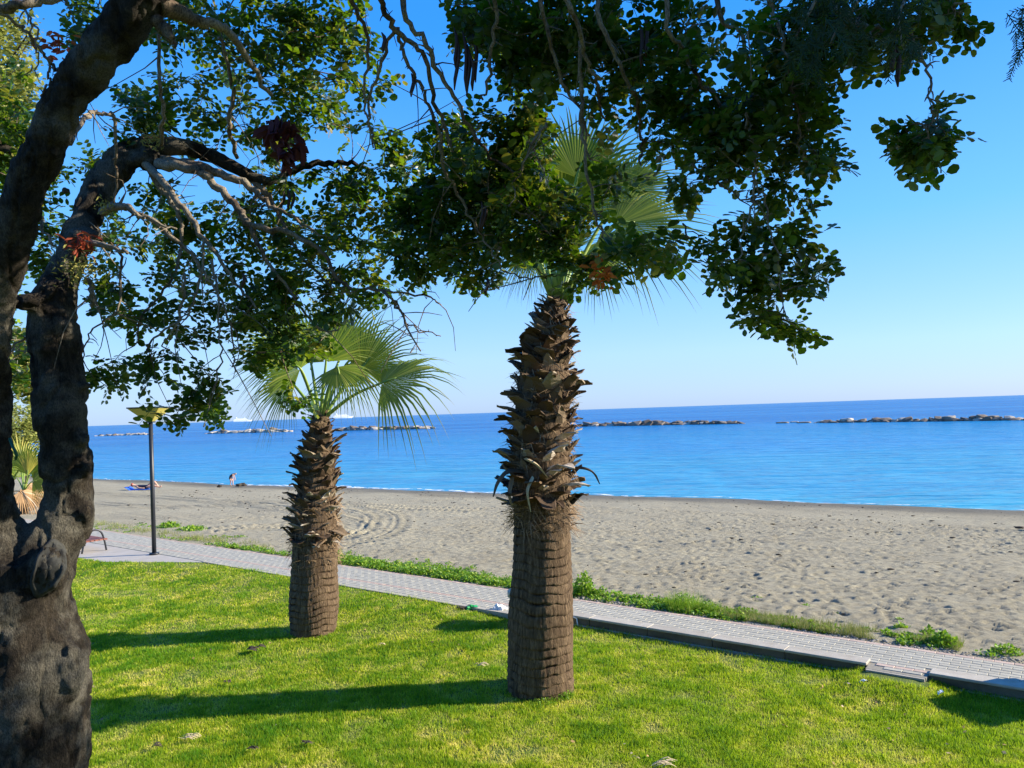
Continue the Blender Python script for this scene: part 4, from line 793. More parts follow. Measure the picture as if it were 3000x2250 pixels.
# dry leaf clusters and pods on the tree
def petals(n_, c, spread, ln, wd, name, mat, hang=0, parent=carob, off=TB):
    b = MB()
    for k in range(n_):
        o_ = c + np.array([random.gauss(0, spread) for _ in range(3)]); d = np.array([random.gauss(0, 1), random.gauss(0, 1), random.gauss(-hang, .8)]); d /= np.linalg.norm(d); s1 = np.cross(d, (.3, .5, .8)); s1 /= np.linalg.norm(s1); u1 = np.cross(s1, d); l = ln * random.uniform(.6, 1.2); w_ = wd * random.uniform(.6, 1.2)
        V = [o_ - off + s1 * a * w_ + d * b2 * l + u1 * cc * l for a, b2, cc in ((0, 0, 0), (-.8, .35, .1), (-.7, .75, .15), (0, 1, 0), (.7, .75, .15), (.8, .35, .1))]
        b.add(V, [(0, 3, 2, 1), (0, 5, 4, 3)])
    o = b.build(name, mat, parent)
    if len(b.F) > 24: o['kind'] = 'stuff'
    return o
petals(60, P(240, 708, 4.45), .03, .07, .008, 'dried_flower_cluster', M_red, .9)
petals(46, P(165, 140, 3.9), .035, .05, .014, 'withered_leaf_cluster', M_red, .6)
petals(22, P(1755, 775, 3.7), .022, .05, .017, 'rust_leaf_cluster', M_rust, .3); petals(20, P(1765, 815, 3.7), .02, .05, .016, 'rust_leaf_cluster', M_rust, .5)
for (px, py) in ((795, 375), (850, 390), (815, 430), (862, 430), (830, 455), (815, 345)): petals(9, P(px, py, 2.6), .016, .075, .022, 'maroon_leaf_cluster', M_maroon, 1.2)
petals(160, P(225, 785, 4.42), .045, .035, .006, 'lichen_tuft', M_moss); petals(110, P(250, 800, 4.4), .05, .035, .006, 'lichen_tuft', M_moss)
petals(90, P(450, 410, 4.75), .035, .035, .006, 'lichen_tuft', M_moss); petals(60, P(310, 605, 4.5), .03, .03, .006, 'lichen_tuft', M_moss)
def pod(px, py, Y, L, lean=0):
    p = P(px, py, Y) - TB; b = MB(); pts = [p + np.array([lean * t + .01 * math.sin(t * 5), 0, -L * t]) for t in np.linspace(0, 1, 6)]; b.tube(pts, [.003, .009, .010, .010, .009, .003], 6); b.build('pod', M_pod, carob, True)
for (px, py, Y, L) in ((1340, 110, 3.7, .26), (1355, 90, 3.7, .3), (1370, 130, 3.7, .26), (1385, 100, 3.7, .24), (1362, 150, 3.72, .2), (1378, 160, 3.68, .18), (1330, 80, 3.7, .2), (1205, 215, 3.8, .12), (710, 800, 4.5, .09), (235, 1000, 4.4, .09), (1425, 815, 4.1, .09), (1118, 95, 3.6, .1), (2620, 130, 2.8, .16), (2605, 120, 2.8, .12), (1870, 60, 3.4, .22), (1885, 40, 3.4, .2), (830, 560, 4.9, .12), (842, 555, 4.9, .14), (858, 560, 4.9, .12), (1410, 590, 4.0, .16), (1420, 600, 4.0, .14)):
    pod(px, py, Y, L, random.uniform(-.02, .02))

# ------------------------------------------------------------------ conifer beyond the right edge of the frame
cy_b = np.array([4.1, 3.0, 0.0]); cy_b[2] = float(lawn_z(4.1, 3.0)); conif = empty('conifer', cy_b, 'feathery conifer whose needle sprays reach in from the top and right edges', 'tree')
b = MB(); CT = catmull([cy_b - cy_b, (.1, .05, 2.5), (0, 0, 5.5), (-.1, .1, 8)], 6); b.tube(CT, np.linspace(.22, .04, len(CT)), 12, .05); b.build('trunk', M_bark, conif, True)
nd = MB(); ct = 0
def spray(p, d, L, fine=.0022):
    d = d / np.linalg.norm(d); s1 = np.cross(d, (.2, .9, .3)); s1 /= np.linalg.norm(s1); u1 = np.cross(s1, d); n_ = 10
    def rib(a, b_, w_):
        t = b_ - a; s2 = np.cross(t, FW); s2 /= (np.linalg.norm(s2) + 1e-9); nd.add([a - s2 * w_, a + s2 * w_, b_ + s2 * w_ * .4, b_ - s2 * w_ * .4], [(0, 1, 2, 3)])
    rib(p, p + d * L, fine * 1.2)
    for i in range(n_):
        q = p + d * L * (i + .5) / n_
        for sd in (-1, 1):
            e = d * .75 + sd * s1 * random.uniform(.4, .8) + u1 * random.uniform(-.5, .5); e /= np.linalg.norm(e); l = L * .32 * random.uniform(.6, 1.1) * (1 - .5 * i / n_); q2 = q + e * l; rib(q, q2, fine)
            for z in (.4, .75): e2 = e + s1 * sd * random.uniform(-.2, .9) + u1 * random.uniform(-.7, .7); e2 /= np.linalg.norm(e2); rib(q + e * l * z, q + e * l * z + e2 * l * .4, fine * .85)
def cbranch(l, dens, L=.16, rx=.06):
    C, r_ = skel(l, 10); bb = MB(); bb.tube(C - cy_b, r_, 6); bb.build('branch', M_twig, conif, True)
    for i in range(int(.4 * dens * len(C))):
        p = C[random.randrange(len(C) // 4, len(C))] + np.array([random.gauss(0, rx) for _ in range(3)]); spray(p - cy_b, np.array([random.gauss(-.1, .6), random.gauss(0, .5), -1 + random.gauss(0, .6)]), L * random.uniform(.6, 1.3))
Yc = 3.1
cbranch([(4600, -900, 3.0, 70), (3600, -600, 2.9, 50), (2900, -420, 2.75, 30), (2500, -200, 2.7, 20), (2380, 20, 2.7, 10), (2330, 110, 2.7, 5)], 2.6, .14, .05)
cbranch([(3300, -520, 3.1, 34), (2900, -300, 2.8, 20), (2600, -80, 2.7, 12), (2470, 60, 2.7, 8), (2430, 130, 2.7, 4)], 2.4, .14, .05)
cbranch([(3100, -420, 3.1, 26), (2800, -200, 3.0, 16), (2650, 0, 2.7, 9), (2640, 110, 2.65, 5), (2650, 150, 2.65, 3)], 1.8, .12, .035)
cbranch([(4200, -500, 3.0, 40), (3500, -250, 3.0, 24), (3150, -60, 3.0, 12), (3040, 60, 3.0, 6), (3010, 90, 3.0, 4)], 2.2, .15, .05)
cbranch([(4300, 300, 3.0, 40), (3500, 450, 3.0, 20), (3150, 570, 3.0, 10), (3035, 610, 3.0, 5)], 1.5, .13, .03)
for k in range(16):                                                       # the crown out of the picture
    a = random.uniform(3500, 5200); z = random.uniform(-1600, 400)
    cbranch([(4600, z - 300, 3.0, 50), ((4600 + a) / 2, z - 60, 3.0 + random.uniform(-.6, .6), 30), (a, z, 3.0 + random.uniform(-1, 1), 10)], 1.8, .3, .25)
shade_mass = []  # dense needle clumps added out of view to shade the carob leaves and trunk
for (cx_, cy_, cz_, rx_, rz_, n_) in ((6.0, 3.1, 6.4, 1.7, 1.7, 9000), (7.5, 3.3, 7.5, 1.8, 1.8, 6000), (5.7, 4.3, 4.2, 1.0, 1.3, 5000), (4.6, 3.0, 6.3, 1.0, .8, 3500)):
    for k in range(n_ // 60):
        v = RNG.normal(0, 1, 3); v /= np.linalg.norm(v); v *= RNG.random() ** .4; shade_mass.append(np.array([cx_, cy_, cz_]) + v * [rx_, rx_ * .8, rz_] + RNG.normal(0, 1, (60, 3)) * .16 - cy_b)
shade_mass = np.vstack(shade_mass); dn = RNG.normal(0, 1, shade_mass.shape); dn /= np.linalg.norm(dn, axis=1)[:, None]; sn_ = np.cross(dn, RNG.normal(0, 1, shade_mass.shape)); sn_ /= np.linalg.norm(sn_, axis=1)[:, None]
mv = np.stack([shade_mass, shade_mass + dn * .07 - sn_ * .018, shade_mass + dn * .15, shade_mass + dn * .07 + sn_ * .018], 1).reshape(-1, 3)
link('crown', npmesh('crown', mv, np.arange(len(mv)).reshape(-1, 4)), M_needle, conif)['kind'] = 'stuff'
o = nd.build('needle_sprays', M_needle, conif); o['kind'] = 'stuff'

# ------------------------------------------------------------------ lamp, bench, pole
lp = G(452, 1624, PZ); yl = lp[1]; top = P(441, 1237, yl); lamp = empty('street_lamp', lp, 'dark slender lamp post with a pale yellow flared lantern at the lawn corner', 'street lamp')
b = MB(); C = np.array([lp, top]) - lp; b.tube([C[0], C[1] * .5 + C[0] * .5, C[1]], .05, 16); b.tube([C[0], C[0] + [0, 0, .04]], .11, 16); b.build('post', M_black, lamp, True)
z0 = top[2] - lp[2]; x0 = top[0] - lp[0]; a0, a1, hh_ = .06, .37, .33
for k in range(4):
    an = k * math.pi / 2; ca, sa = math.cos(an), math.sin(an); rot = lambda x, y: (x0 + x * ca - y * sa, x * sa + y * ca)
    V = [(*rot(-a0, -a0), z0 + .01), (*rot(a0, -a0), z0 + .01), (*rot(a1, -a1), z0 + hh_), (*rot(-a1, -a1), z0 + hh_)]; V += [(*rot(-a0, -a0 + .012), z0 + .01), (*rot(a0, -a0 + .012), z0 + .01), (*rot(a1, -a1 + .012), z0 + hh_), (*rot(-a1, -a1 + .012), z0 + hh_)]
    MB().add(V, [(0, 1, 2, 3), (7, 6, 5, 4), (0, 4, 5, 1), (1, 5, 6, 2), (2, 6, 7, 3), (3, 7, 4, 0)]).build('lamp_panel', M_lampy, lamp)
MB().box((x0, 0, z0 + hh_ + .018), (.77, .77, .03)).build('cap', M_black, lamp); MB().box((x0, 0, z0 + .003), (.17, .17, .03)).build('collar', M_black, lamp)

bp_ = G(279, 1617, PZ); bench = empty('bench', bp_, 'low bench with red brown slats and looped dark steel ends beside the carob trunk', 'bench'); bench.rotation_euler = (0, 0, math.atan2(.6112, -.7915) - math.pi / 2)
for k, yy_ in enumerate((0.05, 1.25)):      # local Y runs away along the path
    b = MB(); pts = [(-.29, yy_, 0), (-.24, yy_, .22), (-.16, yy_, .42), (-.08, yy_, .50), (.02, yy_, .53), (.12, yy_, .50), (.19, yy_, .42), (.25, yy_, .22), (.29, yy_, 0)]; b.tube(catmull(pts, 4), .022, 10); b.build('end_frame', M_black, bench, True)
for k in range(5): MB().box((-.21 + .105 * k, .65, .29), (.085, 1.5, .035)).build('slat', M_rwood, bench)
for k in range(2): MB().box((0, .15 + .95 * k, .262), (.46, .05, .02)).build('crossbar', M_black, bench)

q = G(264, 1532, .05); pole = empty('beach_pole', q, 'thin pinkish pole with a red brown box on top, half hidden by the carob trunk', 'pole'); t_ = P(262, 1362, q[1]) - q
b = MB(); b.tube([(0, 0, 0), t_], .028, 8); b.build('post', M_ppole, pole, True); MB().box((t_[0], t_[1], t_[2] - .05), (.14, .12, .13)).build('cap', M_rwood, pole)

# stone bollard behind the near palm, unseen shadow block added past the right edge, litter bags, pipe
q = G(1542, 1832, 0); bo = empty('bollard', q, 'pale stone bollard almost hidden behind the large palm trunk', 'bollard')
b = MB(); b.tube([(0, 0, 0), (0, 0, .06), (0, 0, .07), (0, 0, .42), (0, 0, .44), (0, 0, .52), (0, 0, .56)], [.26, .26, .22, .22, .27, .27, .20], 20); b.build('post', M_bollard, bo, True)
q = np.array([6.45, 8.15, .08]); pl = empty('shadow_block', q, 'square unseen block added past the right edge to cast the lawn shadow', 'shadow_block'); pl.rotation_euler = (0, 0, .35)
b = MB(); b.box((0, 0, .28), (.85, .62, .7)); b.build('block_body', M_conc, pl, bevel=.02); b = MB(); b.box((0, 0, .65), (.95, .72, .07)); b.build('block_top', M_kerb, pl, bevel=.01)
def crumple(name, c, dims, mat, label, cat, seed, lobes=5):
    r_ = random.Random(seed); bm = bmesh.new(); bmesh.ops.create_icosphere(bm, subdivisions=3, radius=1)
    for v in bm.verts:
        p = v.co.copy(); k = 1 + .28 * math.sin(5 * p.x + seed) * math.cos(4 * p.y) + .18 * math.sin(11 * p.z + 7 * p.x) + r_.uniform(-.07, .07); v.co = Vector((p.x * dims[0] * k, p.y * dims[1] * k, max(p.z, -.35) * dims[2] * k + .3 * dims[2]))
    me = bpy.data.meshes.new(name); bm.to_mesh(me); bm.free(); o = link(name, me, mat, None, c); return tag(o, label, cat)
q = G(1462, 1790, .07); crumple('plastic_bag', q, (.11, .08, .075), M_bag, 'crumpled white plastic bag on the grass by the path left of the large palm', 'bag', 3)
q = G(1383, 1784, .07); crumple('green_wrapper', q, (.10, .07, .05), M_green, 'crumpled bright green plastic on the lawn edge left of the white bag', 'wrapper', 8)
q = G(1352, 1786, .07); crumple('dark_rag', q, (.10, .06, .035), M_dark, 'small dark rag beside the green plastic on the lawn edge', 'rag', 4)
b = MB(); A = G(1676, 1808, .10); B = G(1692, 1832, .0); b.tube([A + [0, 0, .01], (A + B) / 2 + [0.03, 0, .04], B + [0, 0, .03], B + [.005, 0, -.05]], .010, 7); tag(b.build('white_pipe', M_pipe, None, True), 'thin bent white pipe at the start of the kerb beside the large palm', 'pipe')
b = MB(); C = catmull([P(28, 1285, 4.1), P(38, 1310, 4.05), P(48, 1332, 4.05), P(46, 1345, 4.08)], 6); b.tube(C, [.007] * len(C), 8); tag(b.build('green_strap', M_hose, None, True), 'short dark green strap hanging from the left stem of the carob', 'strap')

# ------------------------------------------------------------------ people on the beach
def body(name, joints, edges, root_i, parent, mat, origin):
    me = bpy.data.meshes.new(name); me.from_pydata([tuple(j[:3]) for j in joints], edges, []); o = bpy.data.objects.new(name, me); COL.objects.link(o)
    md = o.modifiers.new('k', 'SKIN'); md.use_smooth_shade = True
    for i, j in enumerate(joints): me.skin_vertices[0].data[i].radius = (j[3], j[4] if len(j) > 4 else j[3]); me.skin_vertices[0].data[i].use_root = (i == root_i)
    s_ = o.modifiers.new('s', 'SUBSURF'); s_.levels = 2; s_.render_levels = 2
    m2 = bpy.data.meshes.new_from_object(o.evaluated_get(bpy.context.evaluated_depsgraph_get())); o.modifiers.clear(); o.data = m2; m2.materials.clear(); m2.materials.append(mat); o.parent = parent
    for p in m2.polygons: p.use_smooth = True
    return o
def garment(name, bo, test, mat, parent, push=.008):
    me = bo.data; keep = [p for p in me.polygons if test(p.center)]; idx = {}; V = []; Fa = []
    for p in keep:
        f = []
        for i in p.vertices:
            if i not in idx: idx[i] = len(V); V.append(me.vertices[i].co + me.vertices[i].normal * push)
            f.append(idx[i])
        Fa.append(f)
    return link(name, pymesh(name, V, Fa, True), mat, parent)
# person bending at the water's edge: build upright frame, x to the right of the picture
pz = beach_z(*G(678, 1423, -.5)[:2]); q = G(678, 1423, pz); ks = .60
per = empty('person', q, 'person in a dark swimsuit bending down at the water line', 'person')
J = [(-.14, 0, .86, .15, .13), (-.02, 0, .98, .135, .11), (.14, 0, 1.10, .15, .11), (.24, 0, 1.15, .09, .08), (.33, 0, 1.16, .055), (.44, 0, 1.15, .095, .085), (.50, 0, 1.12, .075),
     (.22, -.17, 1.10, .055), (.24, -.20, .84, .042), (.30, -.18, .60, .032), (.34, -.17, .52, .035), (.22, .17, 1.10, .055), (.26, .20, .84, .042), (.34, .16, .60, .032), (.38, .15, .52, .035),
     (-.12, -.10, .80, .10), (.0, -.12, .46, .065), (-.07, -.12, .10, .042), (.06, -.13, .03, .04), (-.10, .10, .80, .10), (.12, .12, .47, .065), (.10, .12, .10, .042), (.24, .13, .03, .04)]
E_ = [(0, 1), (1, 2), (2, 3), (3, 4), (4, 5), (5, 6), (2, 7), (7, 8), (8, 9), (9, 10), (2, 11), (11, 12), (12, 13), (13, 14), (0, 15), (15, 16), (16, 17), (17, 18), (0, 19), (19, 20), (20, 21), (21, 22)]
J = [tuple(v * ks for v in j) for j in J]; bo_ = body('body', J, E_, 0, per, M_skin, None)
garment('swimsuit', bo_, lambda c: c.z > .70 * ks and c.x < .25 * ks and abs(c.y) < .2 * ks and not (c.x > .16 * ks and abs(c.y) > .13 * ks), M_suit, per)
garment('hair', bo_, lambda c: c.x > .36 * ks and c.z > 1.13 * ks, M_hair, per, .012)
# sunbather on a towel
zz = beach_z(*G(425, 1436, -.4)[:2]); A = G(384, 1437, zz); B = G(476, 1433, zz); ctr = (A + B) / 2; an = math.atan2(B[1] - A[1], B[0] - A[0]); ctr[2] = zz
tw = MB(); V = []; Fa = []; nx, ny = 18, 8
for i in range(nx):
    for j in range(ny): V.append((-1.02 + 1.35 * i / (nx - 1), -.42 + .84 * j / (ny - 1) + .02 * math.sin(i), .055 + .012 * math.sin(i * 1.3 + j) + (.16 if i < 3 else 0) * (1 - i / 3)))
for i in range(nx - 1):
    for j in range(ny - 1): Fa.append((i * ny + j, (i + 1) * ny + j, (i + 1) * ny + j + 1, i * ny + j + 1))
o = MB().add(V, Fa).build('towel', M_towel, None, True); o.location = ctr; o.rotation_euler = (0, 0, an); tag(o, 'blue beach towel under the sunbather on the sand left of the lamp post', 'towel')
md = o.modifiers.new('t', 'SOLIDIFY'); md.thickness = .02
sb = empty('person', ctr, 'sunbather in a dark swimsuit lying on a blue towel behind the lamp post', 'person'); sb.rotation_euler = (0, 0, an)
J = [(-.02, 0, .17, .14, .10), (-.20, 0, .18, .13, .10), (-.42, 0, .21, .15, .10), (-.54, 0, .23, .08), (-.62, 0, .27, .055), (-.74, 0, .30, .09), (-.82, 0, .32, .08),
     (-.46, -.18, .19, .05), (-.30, -.30, .14, .04), (-.10, -.30, .12, .032), (-.02, -.28, .12, .035), (-.46, .18, .19, .05), (-.34, .30, .14, .04), (-.14, .34, .12, .032), (-.06, .33, .12, .035),
     (.06, -.10, .17, .10), (.40, -.12, .22, .065), (.74, -.12, .13, .042), (.82, -.12, .21, .035), (.06, .10, .17, .10), (.34, .12, .46, .065), (.58, .12, .13, .042), (.70, .12, .11, .035)]
bo_ = body('body', J, E_, 0, sb, M_skin, None)
garment('swimsuit', bo_, lambda c: -.44 < c.x < .12 and abs(c.y) < .17, M_suit, sb, .01); garment('hair', bo_, lambda c: c.x < -.72, M_redcloth, sb, .015)
q = G(643, 1427, -.45); crumple('beach_ball', q, (.11, .11, .11), M_dark, 'small dark ball on the sand left of the bending person', 'ball', 2)
q = G(708, 1421, -.55); crumple('sand_mound', (q[0], q[1], q[2] - .05), (.30, .25, .13), simple('dark_wet_sand', (.05, .04, .028), (.10, .08, .055), 9), 'low dark heap of wet sand beside the bending person', 'sand heap', 6)

# ------------------------------------------------------------------ weeds between path and beach
def leaves_mesh(P0, size, flat=.6, up=.5):
    """P0 (n,3): one small folded leaf per point"""
    n = len(P0); d = RNG.normal(0, 1, (n, 3)); d[:, 2] = np.abs(d[:, 2]) * up + .1; d /= np.linalg.norm(d, axis=1)[:, None]; s1 = np.cross(d, RNG.normal(0, 1, (n, 3)) * (1 - flat) + [0, 0, 1.0]); s1 /= np.linalg.norm(s1, axis=1)[:, None] + 1e-9
    l = (size * (.6 + .8 * RNG.random(n)))[:, None] if np.ndim(size) else (size * (.6 + .8 * RNG.random(n)))[:, None]; w_ = l * .36
    V = np.stack([P0, P0 + d * l * .5 - s1 * w_, P0 + d * l, P0 + d * l * .5 + s1 * w_], 1).reshape(-1, 3); Fa = np.arange(4 * n).reshape(-1, 4); return V, Fa
def clump_pts(x, y, z, R_, Hh, n):
    a = RNG.random(n) * 6.283; r_ = R_ * RNG.random(n) ** .6; t = RNG.random(n); return np.stack([x + r_ * np.cos(a) * (1 - .3 * t), y + r_ * np.sin(a) * (1 - .3 * t), z + Hh * t * (1 - .6 * (r_ / R_) ** 2)], -1)
def bz0(x, y):
    s, n = sn(x, y); return float(beach_base(s, n))
PL = []
def band(s0, s1, n0, n1, cnt, R_, Hh, per_, thresh=-1):
    for k in range(cnt):
        s = random.uniform(s0, s1); n = n0 + (n1 - n0) * random.random() ** 1.3
        if fbm(s * 1.1, n * 1.1, 3) < thresh: continue
        x, y = xy(s, n); PL.append(clump_pts(x, y, bz0(x, y) - .01, R_ * random.uniform(.5, 1.3), Hh * random.uniform(.4, 1.3), per_))
band(-14.0, -7.2, 10.80, 11.42, 520, .14, .12, 38); band(-14.5, -7.5, 11.1, 12.0, 160, .12, .09, 24, -.02); band(-18.4, -14, 10.8, 11.15, 110, .10, .08, 26); band(-26, -17.5, 10.8, 12.2, 130, .16, .05, 20, .0)
band(-7.2, -4.3, 10.82, 11.4, 210, .13, .08, 34, -.2); band(-4.6, -2, 10.85, 11.35, 90, .10, .06, 24, -.05); band(-2.4, 1.5, 10.85, 11.3, 44, .13, .07, 26, -.02)
V, Fa = leaves_mesh(np.vstack(PL), .042)
tag(link('verge_weeds', npmesh('verge_weeds', V, Fa), M_weed), 'low bright green weeds growing between the path and the sand', 'weeds', kind='stuff')
n = 15000; s_ = np.concatenate([RNG.uniform(-5.2, -1.6, n * 2 // 3), RNG.uniform(-27, -16.5, n // 3)]); n_ = 10.85 + .5 * RNG.random(len(s_)) ** 1.4 + .5 * (s_ < -16) * RNG.random(len(s_)); x, y = xy(s_, n_)
ok = fbm(x * 2.5, y * 2.5, 3) > -.03; x = x[ok]; y = y[ok]; s_ = s_[ok]; n_ = n_[ok]
Vb = tri_blades(x, y, beach_base(s_, n_) - .01, .05 + .11 * RNG.random(len(x)), .006 + .003 * (s_ < -16), .6)
tag(link('dry_verge_grass', npmesh('dry_verge_grass', Vb, np.arange(len(Vb)).reshape(-1, 3)), M_dryweed), 'thin half dry grass along the sandy edge of the path', 'dry grass', kind='stuff')
# pebbly strip along the far edge of the path
r1 = bmesh.new(); bmesh.ops.create_icosphere(r1, subdivisions=1, radius=1); pv = np.array([v.co[:] for v in r1.verts]); pf = np.array([[v.index for v in f.verts] for f in r1.faces]); r1.free()
n = 2600; s_ = RNG.uniform(-12, 2, n); n_ = 10.70 + .22 * RNG.random(n) ** 1.3; x, y = xy(s_, n_); sz = .006 + .012 * RNG.random(n) ** 2
Vp = (pv[None] * sz[:, None, None] * np.stack([1 + RNG.random(n), 1 + RNG.random(n), .6 + 0 * sz], -1)[:, None, :] + np.stack([x, y, beach_base(s_, n_) + .006], -1)[:, None, :]).reshape(-1, 3); Fp = (pf[None] + (np.arange(n) * len(pv))[:, None, None]).reshape(-1, 3)
tag(link('gravel', npmesh('gravel', Vp, Fp), M_pebble), 'narrow strip of grey gravel along the seaward edge of the path', 'gravel', kind='stuff')
def weed(px, py, label, R_, Hh, n, size, mat=None, blades=0, z=None, cat='weed', grp='weed clumps by the beach'):
    zz = .03 if z is None else z; q = G(px, py, zz); root = empty('weed_clump', q, label, cat, grp); V, Fa = leaves_mesh(clump_pts(0, 0, 0, R_, Hh, n), size, .3, .8); link('leaves', npmesh('leaves', V, Fa), mat or M_weed, root)['kind'] = 'stuff'
    b = MB()
    for k in range(max(6, n // 60)):
        a = random.uniform(0, 6.28); r_ = R_ * random.random() * .7; h_ = Hh * random.uniform(.5, 1.05); b.tube([(0.2 * r_ * math.cos(a), .2 * r_ * math.sin(a), -.02), (.7 * r_ * math.cos(a), .7 * r_ * math.sin(a), h_ * .5), (r_ * math.cos(a), r_ * math.sin(a), h_)], [.004, .003, .001], 4)
    b.build('stems', M_petiole, root)['kind'] = 'stuff'
    if blades:
        a = RNG.random(blades) * 6.28; r_ = R_ * RNG.random(blades) ** .5; Vb = tri_blades(r_ * np.cos(a), r_ * np.sin(a), 0 * a - .01, Hh * (.5 + .7 * RNG.random(blades)), .007, .55); link('blades', npmesh('blades', Vb, np.arange(len(Vb)).reshape(-1, 3)), mat or M_weed, root)['kind'] = 'stuff'
weed(1712, 1748, 'tall leafy weed growing against the right side of the large palm beyond the path', .24, .42, 620, .05)
weed(1765, 1752, 'smaller leafy weed just right of the tall weed by the large palm', .15, .20, 260, .035)
weed(2005, 1790, 'bushy feathery green weed, tallest along the right half of the verge', .30, .30, 500, .03, None, 900)
weed(2080, 1798, 'rounded feathery weed touching the bushy one on its right side', .20, .20, 260, .03, None, 500)
weed(2222, 1762, 'flat green beach plant alone on the sand, leftmost of two similar ones', .19, .06, 260, .03, None, 0, -.02)
weed(2362, 1785, 'flat green beach plant alone on the sand, right of its twin', .17, .07, 240, .03, None, 0, -.02)
weed(2452, 1797, 'tiny green sprout on the sand right of the flat beach plants', .10, .03, 60, .025, None, 0, 0)
weed(2632, 1820, 'small yellow green rosette on the sand, upper of two near the right verge', .10, .04, 90, .03, None, 0, 0)
weed(2640, 1848, 'pale broad leaved rosette on the sand, lower of two near the right verge', .13, .09, 110, .05, None, 0, 0)
weed(2765, 1892, 'broad leaved upright weed on the verge near the right edge', .20, .17, 260, .05, None, 100, .05)
weed(2720, 1862, 'two stemmed small broad leaved weed left of the upright one', .09, .12, 70, .05, None, 0, .04)
weed(2950, 1915, 'low green weed patch at the far right end of the verge', .20, .10, 240, .04, None, 0, .05)
weed(560, 1555, 'low green weed tuft beyond the path right of the lamp post', .5, .14, 360, .07, None, 300, 0)
weed(495, 1548, 'green weed tuft just right of the lamp post on the sand', .35, .22, 260, .07, None, 300, 0)
weed(1640, 2040, 'small leafy weed with tiny pale flowers at the foot of the large palm', .17, .10, 700, .020, None, 260, -.01)
weed(1590, 2058, 'creeping small leaved weed in front of the large palm foot', .20, .05, 420, .018, None, 0, -.01)

# ------------------------------------------------------------------ plants beyond the carob at the left edge
q = G(70, 1505, .05); sp = empty('fan_palm', q, 'young bushy fan palm with yellow and dead orange fronds seen between the carob stems', 'palm tree'); Yq = q[1]; o3 = np.array(q)
b = MB(); b.tube([(0, 0, -.1), (0, 0, .4), (0, 0, .85)], [.15, .13, .10], 14, .12); b.build('trunk', M_ptrunk, sp)
hb = q + np.array([0, 0, .8])
for (h, t, mt, kw) in (((88, 1392, 0), (160, 1310, 0), M_frond, dict(spread=1.9)), ((70, 1370, .3), (75, 1270, .3), M_frond, dict(spread=1.4)), ((80, 1395, -.3), (90, 1290, -.3), M_yfrond, dict(spread=.5)), ((95, 1410, -.2), (170, 1400, -.2), M_frond, dict(spread=1.6)), ((50, 1400, .5), (0, 1330, .5), M_frond, dict(spread=1.7)), ((80, 1420, .6), (150, 1470, .6), M_dfrond, dict(spread=1.5, droop=.7)),
                      ((60, 1440, -.3), (110, 1500, -.3), M_dfrond, dict(spread=1.5, droop=.7)), ((100, 1450, 0), (160, 1500, 0), M_dfrond, dict(spread=1.3, droop=.7)), ((40, 1440, 0), (-20, 1500, 0), M_dfrond, dict(spread=1.4, droop=.7)), ((115, 1430, .3), (180, 1450, .3), M_dfrond, dict(spread=1.2)), ((60, 1360, .8), (30, 1250, .8), M_yfrond, dict(spread=1.4))):
    frond(sp, hb, P(h[0], h[1], Yq + h[2]), P(t[0], t[1], Yq + t[2]), o3, nseg=26, mat=mt, petmat=M_dfrond if mt is M_dfrond else M_petiole, **kw)
def bush(px, py, Y, label, rx, rz, n, size, mat, name='bush', trunk_h=0):
    q = P(px, py, Y); z0_ = 0.0; root = empty(name, (q[0] - trunk_h * 2.2, q[1], z0_), label, 'tree' if trunk_h else 'bush'); b = MB(); c = q - np.array([q[0] - trunk_h * 2.2, q[1], z0_])
    for k in range(9):
        d = np.array([c[0] + random.gauss(0, .5) * rx, random.gauss(0, .5) * rx, c[2] + random.uniform(-.5, .8) * rz]); b.tube([(0, 0, -.1), np.array([d[0] * .15, d[1] * .5, d[2] * .6]), d], [.05, .025, .008], 6)
    b.build('trunk', M_bark, root); cl = []
    for k in range(46):
        v = RNG.normal(0, 1, 3); v /= np.linalg.norm(v); v *= RNG.random() ** .4; o_ = c + v * [rx, rx, rz]; cl.append(o_ + RNG.normal(0, 1, (n // 46, 3)) * [rx * .16, rx * .16, rz * .15])
    V, Fa = leaves_mesh(np.vstack(cl), size, .2, .2); link('crown', npmesh('crown', V, Fa), mat, root)['kind'] = 'stuff'
bush(70, 1268, 40, 'rounded yellow green bush behind the young fan palm', 1.3, 1.3, 8000, .13, M_bush)
bush(-30, 1330, 36, 'olive shrub at the left edge beyond the young fan palm', 1.3, 1.6, 5000, .12, M_bush)
bush(75, 1075, 12, 'tree with pale drooping leaves seen between the two carob stems', .35, .55, 2600, .085, M_bush, 'tree', 1)
bush(10, 230, 9, 'tall yellow green tree showing at the top left corner behind the carob', .45, .9, 5200, .06, M_bush, 'tree', 1)
bush(-130, 650, 10, 'leafy tree past the left edge behind the carob limb', .9, 1.5, 6000, .07, M_weed, 'tree', 1)

# ------------------------------------------------------------------ small litter on the lawn and stones on the sand
def scrap(px, py, name, label, cat, mat, L, w_, n=5, z=.035, grp=None):
    q = G(px, py, z); root = empty(name, q, label, cat, grp)
    for k in range(n):
        an = random.uniform(-.5, .5) + (math.pi if random.random() < .3 else 0); a = np.array([math.cos(an), math.sin(an) * .6, 0]); o_ = np.array([random.gauss(0, L * .25), random.gauss(0, L * .18), 0]); s1 = np.array([-a[1], a[0], .2]); l = L * random.uniform(.4, .8); V = []
        for i in range(4):
            t = i / 3; u = o_ + a * l * (t - .5) + [0, 0, .025 * math.sin(t * 3.1) + random.uniform(0, .012)]; ww_ = w_ * math.sin(.4 + 2.4 * t); V += [u - s1 * ww_, u + s1 * ww_]
        MB().add(V, [(0, 1, 3, 2), (2, 3, 5, 4), (4, 5, 7, 6)]).build('piece', mat, root)
